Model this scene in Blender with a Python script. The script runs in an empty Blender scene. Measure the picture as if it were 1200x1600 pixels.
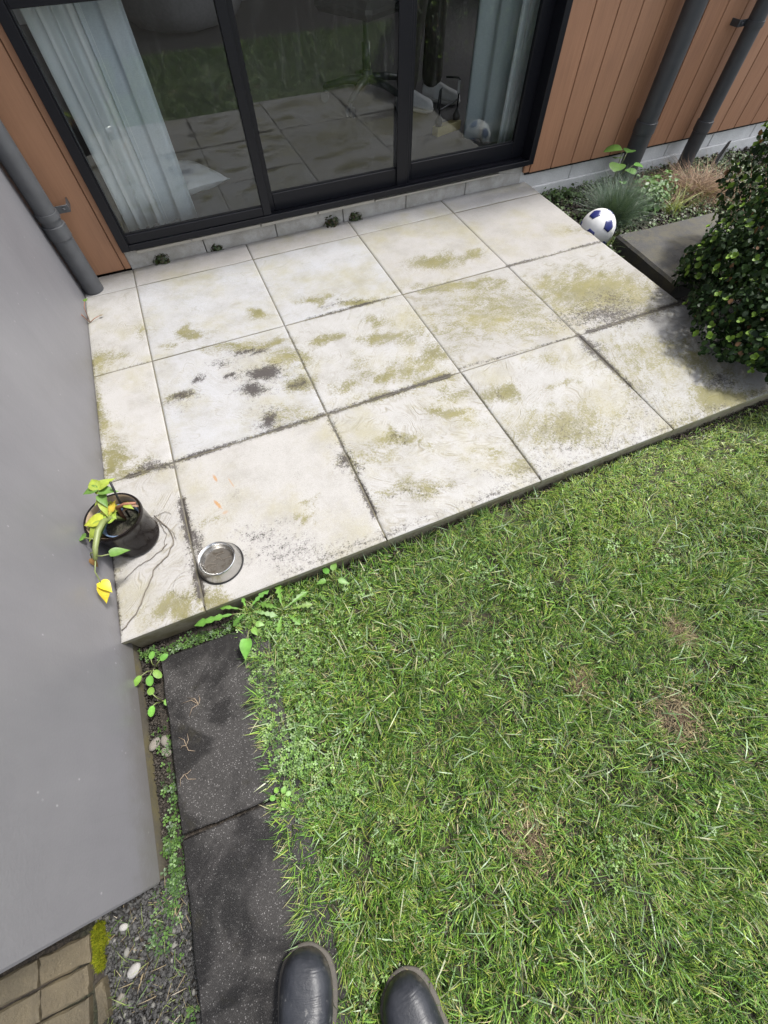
import bpy, math, random
import numpy as np
from mathutils import Vector, Matrix

# ------------------------------------------------------------------ camera, sky, sun, exposure
sc = bpy.context.scene
C = sc.collection
cam_d = bpy.data.cameras.new('camera')
cam_d.sensor_fit = 'VERTICAL'; cam_d.sensor_height = 36.0
cam_d.lens = 651.115 / 1600 * 36.0
cam_d.clip_start = 0.02; cam_d.clip_end = 600
cam_o = bpy.data.objects.new('camera', cam_d); C.objects.link(cam_o)
CAM = Vector((0.3618, -0.567, 1.2343))
cam_o.matrix_world = Matrix(((0.9203036, 0.3421758, -0.1896235, CAM.x),
                             (-0.3911163, 0.7944598, -0.4646091, CAM.y),
                             (-0.0083298, 0.5017463, 0.8649747, CAM.z), (0, 0, 0, 1)))
sc.camera = cam_o

SUN_EL, SUN_AZ = math.radians(63), math.radians(5)      # azimuth measured from +X towards the house (+Y)
sun_vec = Vector((math.cos(SUN_EL) * math.cos(SUN_AZ), math.cos(SUN_EL) * math.sin(SUN_AZ), math.sin(SUN_EL)))
w = bpy.data.worlds.new('World'); sc.world = w; w.use_nodes = True
nt = w.node_tree; bg = nt.nodes['Background']
sky = nt.nodes.new('ShaderNodeTexSky'); sky.sky_type = 'NISHITA'; sky.sun_disc = False
sky.sun_elevation = SUN_EL; sky.sun_rotation = math.atan2(sun_vec.x, sun_vec.y)
sky.air_density = 1.0; sky.dust_density = 3.0; sky.ozone_density = 0.6
hs = nt.nodes.new('ShaderNodeHueSaturation'); hs.inputs['Saturation'].default_value = 0.42      # thin white haze over the whole sky
nt.links.new(sky.outputs[0], hs.inputs['Color']); nt.links.new(hs.outputs[0], bg.inputs[0]); bg.inputs[1].default_value = 0.15
sd = bpy.data.lights.new('sun', 'SUN'); sd.energy = 2.6; sd.angle = math.radians(7); sd.color = (1.0, 0.975, 0.935)
so = bpy.data.objects.new('sun', sd); C.objects.link(so)
so.rotation_euler = (-sun_vec).to_track_quat('-Z', 'Y').to_euler()
so.location = (6, 1, 6)
vs = sc.view_settings
vs.view_transform = 'Standard'; vs.look = 'None'; vs.gamma = 1; vs.exposure = 1.40; vs.use_curve_mapping = False
sc.cycles.use_denoising = True
sc.cycles.max_bounces = 10; sc.cycles.transparent_max_bounces = 16

rng = np.random.default_rng(7)
random.seed(7)
PI = math.pi

# ------------------------------------------------------------------ node helpers
class Mat:
    def __init__(s, name):
        s.m = bpy.data.materials.new(name); s.m.use_nodes = True
        s.t = s.m.node_tree; s.t.nodes.clear()
        s.out = s.t.nodes.new('ShaderNodeOutputMaterial')
    def link(s, v, sock):
        if isinstance(v, bpy.types.NodeSocket): s.t.links.new(v, sock)
        elif v is not None:
            try: sock.default_value = v
            except Exception:
                sock.default_value = tuple(v) + (1,) if hasattr(v, '__len__') else v
    def n(s, typ, ins=None, **kw):
        nd = s.t.nodes.new(typ)
        for k, v in kw.items(): setattr(nd, k, v)
        for k, v in (ins or {}).items(): s.link(v, nd.inputs[k])
        return nd
    def coord(s): return s.n('ShaderNodeTexCoord').outputs['Object']
    def pos(s): return s.n('ShaderNodeNewGeometry').outputs['Position']
    def attr(s, name, out='Fac'): return s.n('ShaderNodeAttribute', attribute_name=name).outputs[out]
    def map(s, v, scale=(1, 1, 1), rot=(0, 0, 0), loc=(0, 0, 0)):
        return s.n('ShaderNodeMapping', {'Vector': v, 'Scale': scale, 'Rotation': rot, 'Location': loc}).outputs[0]
    def noise(s, v, scale, detail=4, rough=0.55, dist=0.0):
        return s.n('ShaderNodeTexNoise', {'Vector': v, 'Scale': scale, 'Detail': detail, 'Roughness': rough, 'Distortion': dist}).outputs['Fac']
    def vor(s, v, scale, out='Distance', feat='F1', rnd=1.0):
        return s.n('ShaderNodeTexVoronoi', {'Vector': v, 'Scale': scale, 'Randomness': rnd}, feature=feat).outputs[out]
    def math(s, op, a, b=None, c=None):
        nd = s.n('ShaderNodeMath', {0: a}, operation=op)
        if b is not None: s.link(b, nd.inputs[1])
        if c is not None: s.link(c, nd.inputs[2])
        return nd.outputs[0]
    def step(s, v, a, b):
        return s.n('ShaderNodeMapRange', {'Value': v, 'From Min': a, 'From Max': b}, interpolation_type='SMOOTHSTEP').outputs[0]
    def rng(s, v, a, b, c, d):
        return s.n('ShaderNodeMapRange', {'Value': v, 'From Min': a, 'From Max': b, 'To Min': c, 'To Max': d}).outputs[0]
    def mix(s, f, a, b, mode='MIX'):
        nd = s.n('ShaderNodeMix', data_type='RGBA', blend_type=mode)
        s.link(f, nd.inputs[0]); s.link(col(a), nd.inputs[6]); s.link(col(b), nd.inputs[7])
        return nd.outputs[2]
    def bump(s, h, strength=0.3, dist=0.01, normal=None):
        return s.n('ShaderNodeBump', {'Height': h, 'Strength': strength, 'Distance': dist, 'Normal': normal}).outputs[0]
    def rnd(s): return s.n('ShaderNodeObjectInfo').outputs['Random']
    def bsdf(s, color, rough=0.6, normal=None, **kw):
        b = s.n('ShaderNodeBsdfPrincipled', {'Base Color': col(color), 'Roughness': rough, 'Normal': normal})
        for k, v in kw.items(): s.link(v, b.inputs[k.replace('_', ' ')])
        return b
    def done(s, b):
        s.t.links.new(b.outputs[0], s.out.inputs[0]); return s.m
def col(c):
    if isinstance(c, (tuple, list)) and len(c) == 3: return tuple(c) + (1.0,)
    return c

# ------------------------------------------------------------------ materials
def m_simple(name, c, rough=0.5, var=0.12, scale=30, bump=0.0, bscale=200, **kw):
    k = Mat(name); p = k.coord()
    n = k.noise(p, scale, 5)
    cc = k.mix(n, tuple(x * (1 - var) for x in c), tuple(min(1, x * (1 + var)) for x in c))
    nm = k.bump(k.noise(p, bscale, 3), bump, 0.002) if bump else None
    return k.done(k.bsdf(cc, rough, nm, **kw))

def m_tile():
    k = Mat('sandstone_tile'); p = k.attr('tex', 'Vector'); q = k.pos()
    tint = k.attr('tint', 'Color')
    al, li, sw = k.attr('algae'), k.attr('lichen'), k.attr('swirl')
    # bedding lines of the riven sandstone
    lay = k.noise(k.map(p, (1.0, 2.1, 1)), 1.7, 3, 0.5, 0.9)
    brk = k.noise(p, 11, 4, 0.65)
    def contour(mult, width, lo, hi):
        fr_ = k.math('ABSOLUTE', k.math('SUBTRACT', k.math('FRACT', k.math('MULTIPLY', k.math('ADD', lay, k.math('MULTIPLY', brk, 0.03)), mult)), 0.5))
        return k.math('MULTIPLY', k.math('MULTIPLY', k.step(fr_, width, 0.0), k.step(brk, lo, hi)), sw)
    line = contour(17.0, 0.16, 0.44, 0.62)
    line2 = contour(43.0, 0.30, 0.40, 0.60)
    grain = k.noise(q, 420, 2, 0.7)
    blotch = k.noise(p, 6, 4)
    c = k.mix(k.rng(blotch, 0.3, 0.7, 0.0, 0.6), tint, (0.2700, 0.2640, 0.2520))
    c = k.mix(k.rng(grain, 0.3, 0.72, 0.55, 0.0), c, (0.1404, 0.1323, 0.1188))
    c = k.mix(k.math('MULTIPLY', line, 0.55), c, (0.1296, 0.1134, 0.0702))
    c = k.mix(k.math('MULTIPLY', line2, 0.42), c, (0.1404, 0.1242, 0.0864))
    # algae: broken streaks
    st = k.noise(k.map(p, (13, 21, 13)), 1.0, 7, 0.75, 0.35)
    fine = k.math('ADD', k.math('MULTIPLY', k.noise(q, 120, 3, 0.7), 0.55), k.math('MULTIPLY', k.noise(q, 380, 2, 0.7), 0.45))
    a = k.math('ADD', k.math('MULTIPLY', al, 1.35), k.rng(st, 0.25, 0.75, -0.85, 0.45))
    a = k.math('ADD', a, k.rng(fine, 0.3, 0.7, -0.62, 0.62))
    am = k.math('MULTIPLY', k.step(a, 0.05, 0.95), k.step(al, 0.02, 0.25))
    acol = k.mix(k.noise(q, 22, 3), (0.0640, 0.0600, 0.0130), (0.1280, 0.1130, 0.0360))
    c = k.mix(k.math('MULTIPLY', am, 0.95), c, acol)
    sp_ = k.noise(q, 260, 3, 0.75)
    # faint overall greening
    film = k.step(k.math('ADD', k.math('ADD', k.noise(q, 3.2, 5, 0.6), k.math('MULTIPLY', st, 0.28)), k.math('MULTIPLY', fine, 0.25)), 0.70, 1.02)
    c = k.mix(k.math('MULTIPLY', film, 0.55), c, (0.1728, 0.1539, 0.0594))
    grime = k.step(k.math('ADD', k.noise(q, 7, 6, 0.7), k.math('MULTIPLY', sp_, 0.35)), 0.58, 0.95)
    c = k.mix(k.math('MULTIPLY', grime, 0.45), c, (0.1350, 0.1269, 0.1080))
    # black lichen speckle
    sp = k.noise(q, 210, 3, 0.75); sp2 = k.noise(q, 60, 4, 0.7)
    l = k.math('ADD', k.math('MULTIPLY', li, 1.15), k.math('ADD', k.rng(sp, 0.25, 0.75, -0.72, 0.48), k.rng(sp2, 0.25, 0.75, -0.62, 0.48)))
    lm = k.math('MULTIPLY', k.step(l, 0.05, 0.80), k.step(li, 0.01, 0.12))
    c = k.mix(k.math('MULTIPLY', lm, 0.92), c, (0.0150, 0.0100, 0.0095))
    # sparse black dots everywhere
    dots = k.math('MULTIPLY', k.step(k.vor(q, 120), 0.20, 0.10), k.step(k.noise(q, 9, 3), 0.50, 0.66))
    c = k.mix(k.math('MULTIPLY', dots, 0.60), c, (0.0486, 0.0432, 0.0324))
    sep = k.n('ShaderNodeSeparateXYZ', {0: q})
    for (sx_, sy_, an_, la, lb, op) in ((.128, .467, 1.75, .021, .006, .75), (.114, .352, 1.95, .027, .0065, .85), (.177, .425, 1.8, .03, .003, .5), (.131, .31, .3, .012, .008, .4)):
        ux = k.math('SUBTRACT', sep.outputs[0], sx_); uy = k.math('SUBTRACT', sep.outputs[1], sy_)
        ua = k.math('DIVIDE', k.math('ADD', k.math('MULTIPLY', ux, math.cos(an_)), k.math('MULTIPLY', uy, math.sin(an_))), la)
        ub = k.math('DIVIDE', k.math('SUBTRACT', k.math('MULTIPLY', uy, math.cos(an_)), k.math('MULTIPLY', ux, math.sin(an_))), lb)
        rr_ = k.math('ADD', k.math('ADD', k.math('MULTIPLY', ua, ua), k.math('MULTIPLY', ub, ub)), k.rng(fine, 0.3, 0.7, 0.5, -0.5))
        c = k.mix(k.math('MULTIPLY', k.step(rr_, 1.2, 0.1), op), c, (0.2430, 0.1188, 0.0324))
    # ring left by the bowl
    dx = k.math('SUBTRACT', sep.outputs[0], -0.032); dy = k.math('SUBTRACT', sep.outputs[1], 0.098)
    d = k.math('SQRT', k.math('ADD', k.math('MULTIPLY', dx, dx), k.math('MULTIPLY', dy, dy)))
    ring = k.math('MULTIPLY', k.step(k.math('ABSOLUTE', k.math('SUBTRACT', d, 0.045)), 0.0028, 0.0008), k.step(fine, 0.38, 0.62))
    c = k.mix(k.math('MULTIPLY', ring, 0.65), c, (0.0540, 0.0486, 0.0378))
    # side faces of the slabs carry green-brown film
    nz = k.n('ShaderNodeSeparateXYZ', {0: k.n('ShaderNodeNewGeometry').outputs['Normal']}).outputs[2]
    side = k.step(nz, 0.55, 0.2)
    c = k.mix(k.math('MULTIPLY', side, k.rng(k.noise(q, 40, 4), 0.3, 0.7, 0.35, 0.95)), c, (0.2052, 0.1836, 0.1080))
    h = k.math('ADD', k.math('MULTIPLY', grain, 0.5), k.math('ADD', k.math('MULTIPLY', line, -0.8), k.math('ADD', k.math('MULTIPLY', line2, -0.35), k.math('MULTIPLY', k.noise(p, 25, 4), 0.9))))
    nm = k.bump(h, 0.42, 0.004)
    return k.done(k.bsdf(c, k.rng(blotch, 0.3, 0.7, 0.62, 0.8), nm))

def m_plaster():
    k = Mat('grey_wall_paint'); p = k.pos()
    n = k.math('ADD', k.math('MULTIPLY', k.noise(p, 2.2, 5, 0.6), 0.7), k.math('MULTIPLY', k.noise(k.map(p, (14, 14, 3)), 1.0, 5, 0.7), 0.3)); f = k.noise(p, 160, 3, 0.6)
    c = k.mix(k.rng(n, 0.3, 0.7, 0, 1), (0.124, 0.121, 0.131), (0.160, 0.157, 0.166))
    drip = k.step(k.noise(k.map(p, (26, 26, 0.9)), 1.0, 5, 0.7), 0.58, 0.80)
    c = k.mix(k.math('MULTIPLY', drip, 0.22), c, (0.085, 0.082, 0.084))
    zz = k.n('ShaderNodeSeparateXYZ', {0: p}).outputs[2]
    sp = k.math('MULTIPLY', k.step(k.vor(k.map(p, (1, 1, .7)), 34), 0.11, 0.04), k.step(k.noise(p, 9, 3), 0.50, 0.60))
    c = k.mix(k.math('MULTIPLY', sp, 0.7), c, (0.3120, 0.3120, 0.3120))
    dr = k.step(k.math('ADD', zz, k.math('MULTIPLY', k.noise(p, 26, 5, 0.7), 0.14)), 0.13, 0.0)     # splashed soil along the foot
    c = k.mix(k.math('MULTIPLY', dr, 0.55), c, (0.0728, 0.0650, 0.0520))
    h = k.math('ADD', f, k.math('MULTIPLY', k.noise(p, 28, 3), 1.2))
    return k.done(k.bsdf(c, 0.42, k.bump(h, 0.13, 0.004)))

def m_board():
    k = Mat('brown_stained_board'); p = k.coord(); r = k.rnd()
    g = k.noise(k.map(p, (50, 50, 1.6), loc=k.n('ShaderNodeCombineXYZ', {0: k.math('MULTIPLY', r, 40.0)}).outputs[0]), 2.2, 6, 0.65, 0.8)
    g2 = k.noise(k.map(p, (240, 240, 3)), 2.0, 3)
    c = k.mix(k.rng(g, 0.25, 0.75, 0, 1), (0.205, 0.094, 0.045), (0.345, 0.170, 0.090))
    c = k.mix(k.rng(r, 0, 1, 0.0, 0.55), c, (0.37, 0.200, 0.115))
    c = k.mix(k.math('MULTIPLY', k.step(k.noise(k.map(p, (6, 6, 1.5)), 1.0, 4), 0.45, 0.75), 0.45), c, (0.12, 0.058, 0.035))
    spk = k.math('MULTIPLY', k.step(k.vor(p, 40), 0.06, 0.03), k.step(k.noise(p, 8, 2), 0.5, 0.62))
    c = k.mix(k.math('MULTIPLY', spk, 0.6), c, (0.05, 0.03, 0.02))
    return k.done(k.bsdf(c, 0.55, k.bump(k.math('ADD', g, g2), 0.12, 0.002)))

def m_glass():
    k = Mat('coated_window_glass'); p = k.coord()
    fr = k.n('ShaderNodeFresnel', {'IOR': 1.5}).outputs[0]
    f = k.math('MINIMUM', k.math('ADD', 0.045, k.math('MULTIPLY', fr, 1.0)), 1.0)
    dust = k.math('MULTIPLY', k.step(k.noise(p, 60, 5, 0.75), 0.60, 0.80), 0.045)
    smear = k.math('MULTIPLY', k.step(k.noise(k.map(p, (14, 1, 2)), 2, 4), 0.50, 0.75), 0.03)
    tr = k.n('ShaderNodeBsdfTransparent', {'Color': (0.975, 0.99, 0.985, 1)})
    gl = k.n('ShaderNodeBsdfGlossy', {'Color': (0.93, 0.97, 0.95, 1), 'Roughness': 0.012, 'Normal': k.bump(k.noise(p, 1.6, 1), 0.012, 0.02)})
    df = k.n('ShaderNodeBsdfDiffuse', {'Color': (0.6, 0.62, 0.6, 1)})
    m1 = k.n('ShaderNodeMixShader', {0: f, 1: tr.outputs[0], 2: gl.outputs[0]})
    m2 = k.n('ShaderNodeMixShader', {0: k.math('ADD', dust, smear), 1: m1.outputs[0], 2: df.outputs[0]})
    return k.done(m2)

def m_slab():
    k = Mat('wet_exposed_aggregate'); p = k.pos()
    big = k.noise(p, 5.0, 4, 0.6, 0.9)
    damp = k.step(k.math('ADD', big, k.math('MULTIPLY', k.noise(p, 22, 4), 0.22)), 0.52, 0.68)
    c = k.mix(damp, (0.026, 0.0245, 0.0235), (0.006, 0.0055, 0.0053))
    for scl, lo, hi, op, cc_ in ((290, 0.60, 0.95, 0.85, (0.170, 0.165, 0.160)), (520, 0.30, 0.9, 0.55, (0.110, 0.105, 0.100))):
        st = k.vor(p, scl); sep = k.n('ShaderNodeSeparateColor', {0: k.vor(p, scl, 'Color')}).outputs[0]
        light = k.math('MULTIPLY', k.step(st, 0.46, 0.16), k.step(sep, lo, hi))
        c = k.mix(k.math('MULTIPLY', light, k.rng(damp, 0, 1, op, op * 0.30)), c, cc_)
    c = k.mix(k.math('MULTIPLY', k.step(k.noise(p, 11, 5, 0.7), 0.58, 0.78), 0.4), c, (0.0255, 0.0225, 0.0105))
    h = k.math('ADD', k.math('SUBTRACT', 1.0, st), k.noise(p, 90, 3))
    return k.done(k.bsdf(c, k.rng(damp, 0, 1, 0.80, 0.55), k.bump(h, 0.22, 0.003), Specular_IOR_Level=0.18))

def m_concrete(name, a, b, moss=0.0, sc_=1.0, rough=0.8):
    k = Mat(name); p = k.pos()
    n = k.noise(p, 9 * sc_, 6, 0.65); f = k.noise(p, 190 * sc_, 3, 0.7)
    c = k.mix(k.rng(n, 0.3, 0.72, 0, 1), a, b)
    c = k.mix(k.rng(f, 0.3, 0.7, 0.35, 0.0), c, tuple(x * 0.4 for x in a))
    pit = k.step(k.vor(p, 95 * sc_), 0.16, 0.06)
    c = k.mix(k.math('MULTIPLY', pit, 0.45), c, tuple(x * 0.3 for x in a))
    if moss:
        mm = k.step(k.math('ADD', k.noise(p, 14, 5, 0.7), k.math('MULTIPLY', f, 0.2)), 0.50, 0.74)
        c = k.mix(k.math('MULTIPLY', mm, moss), c, (0.10, 0.085, 0.030))
    h = k.math('ADD', f, k.math('MULTIPLY', n, 2))
    return k.done(k.bsdf(c, rough, k.bump(h, 0.35, 0.004)))

def m_soil():
    k = Mat('dark_soil'); p = k.pos()
    n = k.noise(p, 18, 6, 0.7); f = k.noise(p, 140, 4, 0.7)
    c = k.mix(k.rng(n, 0.3, 0.7, 0, 1), (0.0135, 0.0105, 0.0083), (0.0375, 0.0285, 0.0203))
    c = k.mix(k.step(f, 0.5, 0.8), c, (0.0562, 0.0465, 0.0360))
    c = k.mix(k.math('MULTIPLY', k.step(k.noise(p, 8, 4), 0.5, 0.7), 0.6), c, (0.0225, 0.0300, 0.0090))
    return k.done(k.bsdf(c, 0.9, k.bump(k.math('ADD', f, k.math('MULTIPLY', k.vor(p, 90), 1.5)), 0.9, 0.01)))

def m_leaf(name, rough=0.45, trans=0.25, spec=0.4):
    k = Mat(name); c = k.attr('Col', 'Color')
    n = k.noise(k.pos(), 55, 3)
    c = k.mix(k.rng(n, 0.3, 0.7, 0.0, 0.30), c, k.mix(1.0, c, (0.55, 0.6, 0.5), 'MULTIPLY'))
    if name == 'weed_leaf':
        c = k.mix(k.math('MULTIPLY', k.step(k.noise(k.pos(), 90, 4, 0.7), 0.60, 0.76), 0.45), c, (0.16, 0.12, 0.035))
    b = k.bsdf(c, rough, k.bump(k.noise(k.pos(), 160, 3), 0.25, 0.002)); b.inputs['Specular IOR Level'].default_value = spec
    t = k.n('ShaderNodeBsdfTranslucent', {'Color': k.mix(1.0, c, (1.1, 1.2, 0.5), 'MULTIPLY')})
    return k.done(k.n('ShaderNodeMixShader', {0: trans, 1: b.outputs[0], 2: t.outputs[0]}))

def m_fabric(name, a, b, trans=0.3):
    k = Mat(name); p = k.coord()
    th = k.noise(k.map(p, (300, 300, 18)), 3.0, 3); th2 = k.noise(k.map(p, (30, 30, 500)), 2.0, 2)
    c = k.mix(k.rng(k.math('ADD', th, th2), 0.7, 1.3, 0, 1), a, b)
    bs = k.bsdf(c, 0.85, k.bump(th, 0.15, 0.001))
    t = k.n('ShaderNodeBsdfTranslucent', {'Color': col(b)})
    return k.done(k.n('ShaderNodeMixShader', {0: trans, 1: bs.outputs[0], 2: t.outputs[0]}))

def m_paver():
    k = Mat('brown_clay_paver'); p = k.pos(); r = k.rnd()
    n = k.noise(p, 26, 6, 0.7); f = k.noise(p, 200, 3)
    c = k.mix(k.rng(n, 0.3, 0.7, 0, 1), (0.0385, 0.0306, 0.0172), (0.0701, 0.0557, 0.0309))
    c = k.mix(k.rng(r, 0, 1, 0, 0.35), c, (0.0860, 0.0650, 0.0343))
    c = k.mix(k.math('MULTIPLY', k.step(f, 0.64, 0.78), 0.6), c, (0.1448, 0.1253, 0.0773))
    c = k.mix(k.math('MULTIPLY', k.step(k.noise(p, 12, 4), 0.55, 0.75), 0.5), c, (0.0204, 0.0209, 0.0095))
    return k.done(k.bsdf(c, 0.75, k.bump(k.math('ADD', f, k.math('MULTIPLY', n, 3)), 0.5, 0.004)))

def m_boot():
    k = Mat('black_boot_leather'); p = k.coord()
    n = k.noise(p, 24, 5, 0.65); sc1 = k.noise(k.map(p, (60, 12, 40)), 2, 5, 0.7)
    c = k.mix(k.rng(n, 0.3, 0.7, 0, 1), (0.0112, 0.0124, 0.0161), (0.0236, 0.0254, 0.0310))
    c = k.mix(k.math('MULTIPLY', k.step(sc1, 0.60, 0.78), 0.35), c, (0.0744, 0.0744, 0.0775))
    z = k.n('ShaderNodeSeparateXYZ', {0: p}).outputs[2]
    mud = k.math('MULTIPLY', k.step(k.math('ADD', z, k.math('MULTIPLY', k.noise(p, 55, 5, 0.75), 0.06)), 0.085, 0.050), 0.62)
    c = k.mix(mud, c, (0.0806, 0.0651, 0.0465))
    scf = k.math('MULTIPLY', k.step(k.noise(p, 85, 5, 0.8), 0.53, 0.66), k.step(k.noise(p, 20, 3), 0.50, 0.62))
    c = k.mix(k.math('MULTIPLY', scf, 0.6), c, (0.13, 0.128, 0.125))
    wr = k.noise(k.map(p, (9, 30, 9)), 1.6, 4, 0.6, 1.5)
    yy = k.n('ShaderNodeSeparateXYZ', {0: p}).outputs[1]
    crease = k.noise(k.map(p, (7, 42, 5)), 1.0, 4, 0.6, 1.0)
    seam = k.step(k.math('ABSOLUTE', k.math('SUBTRACT', k.math('ADD', yy, k.math('MULTIPLY', k.noise(p, 12, 2), 0.012)), 0.205)), 0.003, 0.0008)
    wr = k.math('SUBTRACT', k.math('ADD', wr, k.math('MULTIPLY', crease, 1.2)), k.math('MULTIPLY', seam, 1.4))
    return k.done(k.bsdf(c, k.rng(n, 0.3, 0.7, 0.36, 0.52), k.bump(k.math('ADD', k.math('MULTIPLY', wr, 1.0), k.math('MULTIPLY', k.noise(p, 50, 4, .65), .8)), 0.28, 0.004), Specular_IOR_Level=0.30))

def m_water():
    k = Mat('stale_brown_water'); p = k.coord()
    n = k.noise(p, 55, 4, 0.7)
    c = k.mix(k.step(n, 0.45, 0.7), (0.060, 0.054, 0.046), (0.035, 0.028, 0.020))
    return k.done(k.bsdf(c, 0.08, k.bump(n, 0.03, 0.002)))

M = dict(
    tile=m_tile(), plaster=m_plaster(), board=m_board(), glass=m_glass(), slab=m_slab(), soil=m_soil(), paver=m_paver(), boot=m_boot(), water=m_water(),
    frame=m_simple('black_window_frame', (0.0048, 0.0051, 0.0078), 0.40, 0.25, 60, 0.05, 500, Specular_IOR_Level=0.30),
    pipe=m_simple('grey_downpipe_paint', (0.0634, 0.0655, 0.0698), 0.50, 0.32, 22, 0.05, 300),
    pipe_dark=m_simple('charcoal_downpipe_paint', (0.0374, 0.0389, 0.0418), 0.50, 0.34, 22, 0.05, 300),
    found=m_concrete('grey_foundation_block', (0.3400, 0.3272, 0.2975), (0.4930, 0.4760, 0.4505), 0.25, 1.4),
    found_r=m_concrete('pale_foundation_block', (0.58, 0.57, 0.55), (0.72, 0.71, 0.69), 0.06, 1.0),
    footing=m_concrete('mossy_footing', (0.0510, 0.0450, 0.0330), (0.0930, 0.0810, 0.0600), 0.6),
    base=m_concrete('mossy_patio_base', (0.1768, 0.1560, 0.1040), (0.2496, 0.2236, 0.1612), 0.6),
    grout=m_concrete('dirty_grout', (0.0605, 0.0550, 0.0468), (0.1100, 0.1018, 0.0853), 0.5),
    block=m_concrete('weathered_dark_concrete', (0.0225, 0.0220, 0.0215), (0.0425, 0.0415, 0.0400), 0.25, 0.8),
    strip=m_simple('cream_plastic_strip', (0.3720, 0.3480, 0.3000), 0.5, 0.1, 30),
    backing=m_simple('dark_wall_wrap', (0.012, 0.010, 0.010), 0.9),
    leaf=m_leaf('weed_leaf', 0.45, 0.25), grass=m_leaf('grass_blade', 0.40, 0.17, 0.50), bush=m_leaf('bush_leaf', 0.50, 0.12, 0.16),
    dry=m_leaf('dry_grass_blade', 0.7, 0.2, 0.2),
    stem=m_simple('brown_stem', (0.14, 0.085, 0.045), 0.8, 0.3, 80),
    green_stem=m_simple('green_stem', (0.1200, 0.1440, 0.0480), 0.5, 0.25, 60),
    red_stem=m_simple('reddish_cut_stem', (0.1800, 0.0780, 0.0420), 0.7, 0.25, 60),
    twig=m_simple('dry_twig', (0.1650, 0.1250, 0.0850), 0.8, 0.3, 90),
    root=m_simple('dry_root', (0.1020, 0.0870, 0.0690), 0.9, 0.3, 90),
    glaze=m_simple('black_ceramic_glaze', (0.0060, 0.0042, 0.0042), 0.14, 0.2, 40, Specular_IOR_Level=0.28),
    beige=m_simple('beige_glaze', (0.2520, 0.1920, 0.1260), 0.25, 0.15, 25),
    blue_pot=m_simple('blue_grey_nursery_plastic', (0.0910, 0.1330, 0.2100), 0.4, 0.1, 25),
    paper=m_simple('printed_paper_label', (0.4200, 0.4200, 0.4080), 0.7, 0.05, 60),
    ink=m_simple('dark_blue_ink', (0.05, 0.06, 0.10), 0.7, 0.05, 60),
    plastic=m_simple('black_plastic', (0.012, 0.012, 0.013), 0.4, 0.2, 40),
    steel=m_simple('stainless_steel', (0.5610, 0.5525, 0.5355), 0.22, 0.06, 40, 0.06, 300, Metallic=1.0),
    ball=m_simple('white_ball_vinyl', (0.4836, 0.4836, 0.4774), 0.45, 0.03, 20, 0.25, 420),
    ball_blue=m_simple('blue_ball_vinyl', (0.008, 0.014, 0.095), 0.42, 0.12, 40, 0.2, 420),
    sole=m_simple('grey_boot_sole', (0.0468, 0.0413, 0.0341), 0.8, 0.3, 60, 0.3, 150),
    sheer=m_fabric('white_sheer_fabric', (0.80, 0.86, 0.88), (0.90, 0.94, 0.94), 0.12),
    drape=m_fabric('blue_grey_linen', (0.50, 0.57, 0.62), (0.66, 0.73, 0.77), 0.05),
    drape2=m_fabric('green_grey_linen', (0.42, 0.50, 0.51), (0.56, 0.64, 0.65), 0.05),
    pillow=m_fabric('pale_blue_cotton', (0.84, 0.88, 0.90), (0.93, 0.95, 0.96), 0.05),
    carpet=m_simple('dark_carpet', (0.150, 0.142, 0.138), 0.95, 0.3, 250, 0.4, 500),
    room=m_simple('dim_room_paint', (0.36, 0.345, 0.32), 0.8, 0.08, 5),
    skirting=m_simple('white_skirting_paint', (0.65, 0.65, 0.63), 0.5),
    plush=m_simple('grey_plush', (0.22, 0.215, 0.22), 0.95, 0.25, 40, 0.8, 240),
    chair=m_simple('dark_chair_plastic', (0.050, 0.055, 0.050), 0.4, 0.2, 30),
    castor=m_simple('grey_castor', (0.16, 0.16, 0.16), 0.4, 0.2, 30),
    trouser=m_simple('dark_olive_trouser_cloth', (0.050, 0.044, 0.034), 0.9, 0.25, 40, 0.3, 500),
    jacket=m_simple('navy_jacket_cloth', (0.030, 0.035, 0.050), 0.85, 0.2, 40, 0.3, 500),
    skin=m_simple('skin', (0.50, 0.30, 0.22), 0.5, 0.1, 40),
    hair=m_simple('dark_hair', (0.03, 0.02, 0.015), 0.6, 0.3, 200),
    sneaker=m_simple('grey_white_sneaker_suede', (0.70, 0.69, 0.67), 0.8, 0.12, 60, 0.2, 400),
    sneaker_panel=m_simple('white_sneaker_leather', (0.72, 0.72, 0.71), 0.5, 0.06, 60),
    sneaker_sole=m_simple('sneaker_rubber', (0.58, 0.56, 0.52), 0.7, 0.1, 60),
    timber=m_simple('pale_pine', (0.5040, 0.4230, 0.1980), 0.6, 0.12, 40),
    wire=m_simple('black_wire', (0.010, 0.010, 0.011), 0.4),
    stone=m_concrete('grey_stone', (0.1100, 0.0990, 0.0853), (0.1870, 0.1705, 0.1485), 0.1, 3),
    pebble=m_concrete('white_pebble', (0.2160, 0.2070, 0.1920), (0.3120, 0.3000, 0.2820), 0.0, 3),
    gravel=m_leaf('gravel_chip', 0.8, 0.0, 0.3),
    moss=m_leaf('bright_moss', 0.9, 0.15, 0.1),
    shard=m_concrete('concrete_shard', (0.1040, 0.1040, 0.1024), (0.1680, 0.1680, 0.1640), 0.1, 1.5),
)

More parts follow.
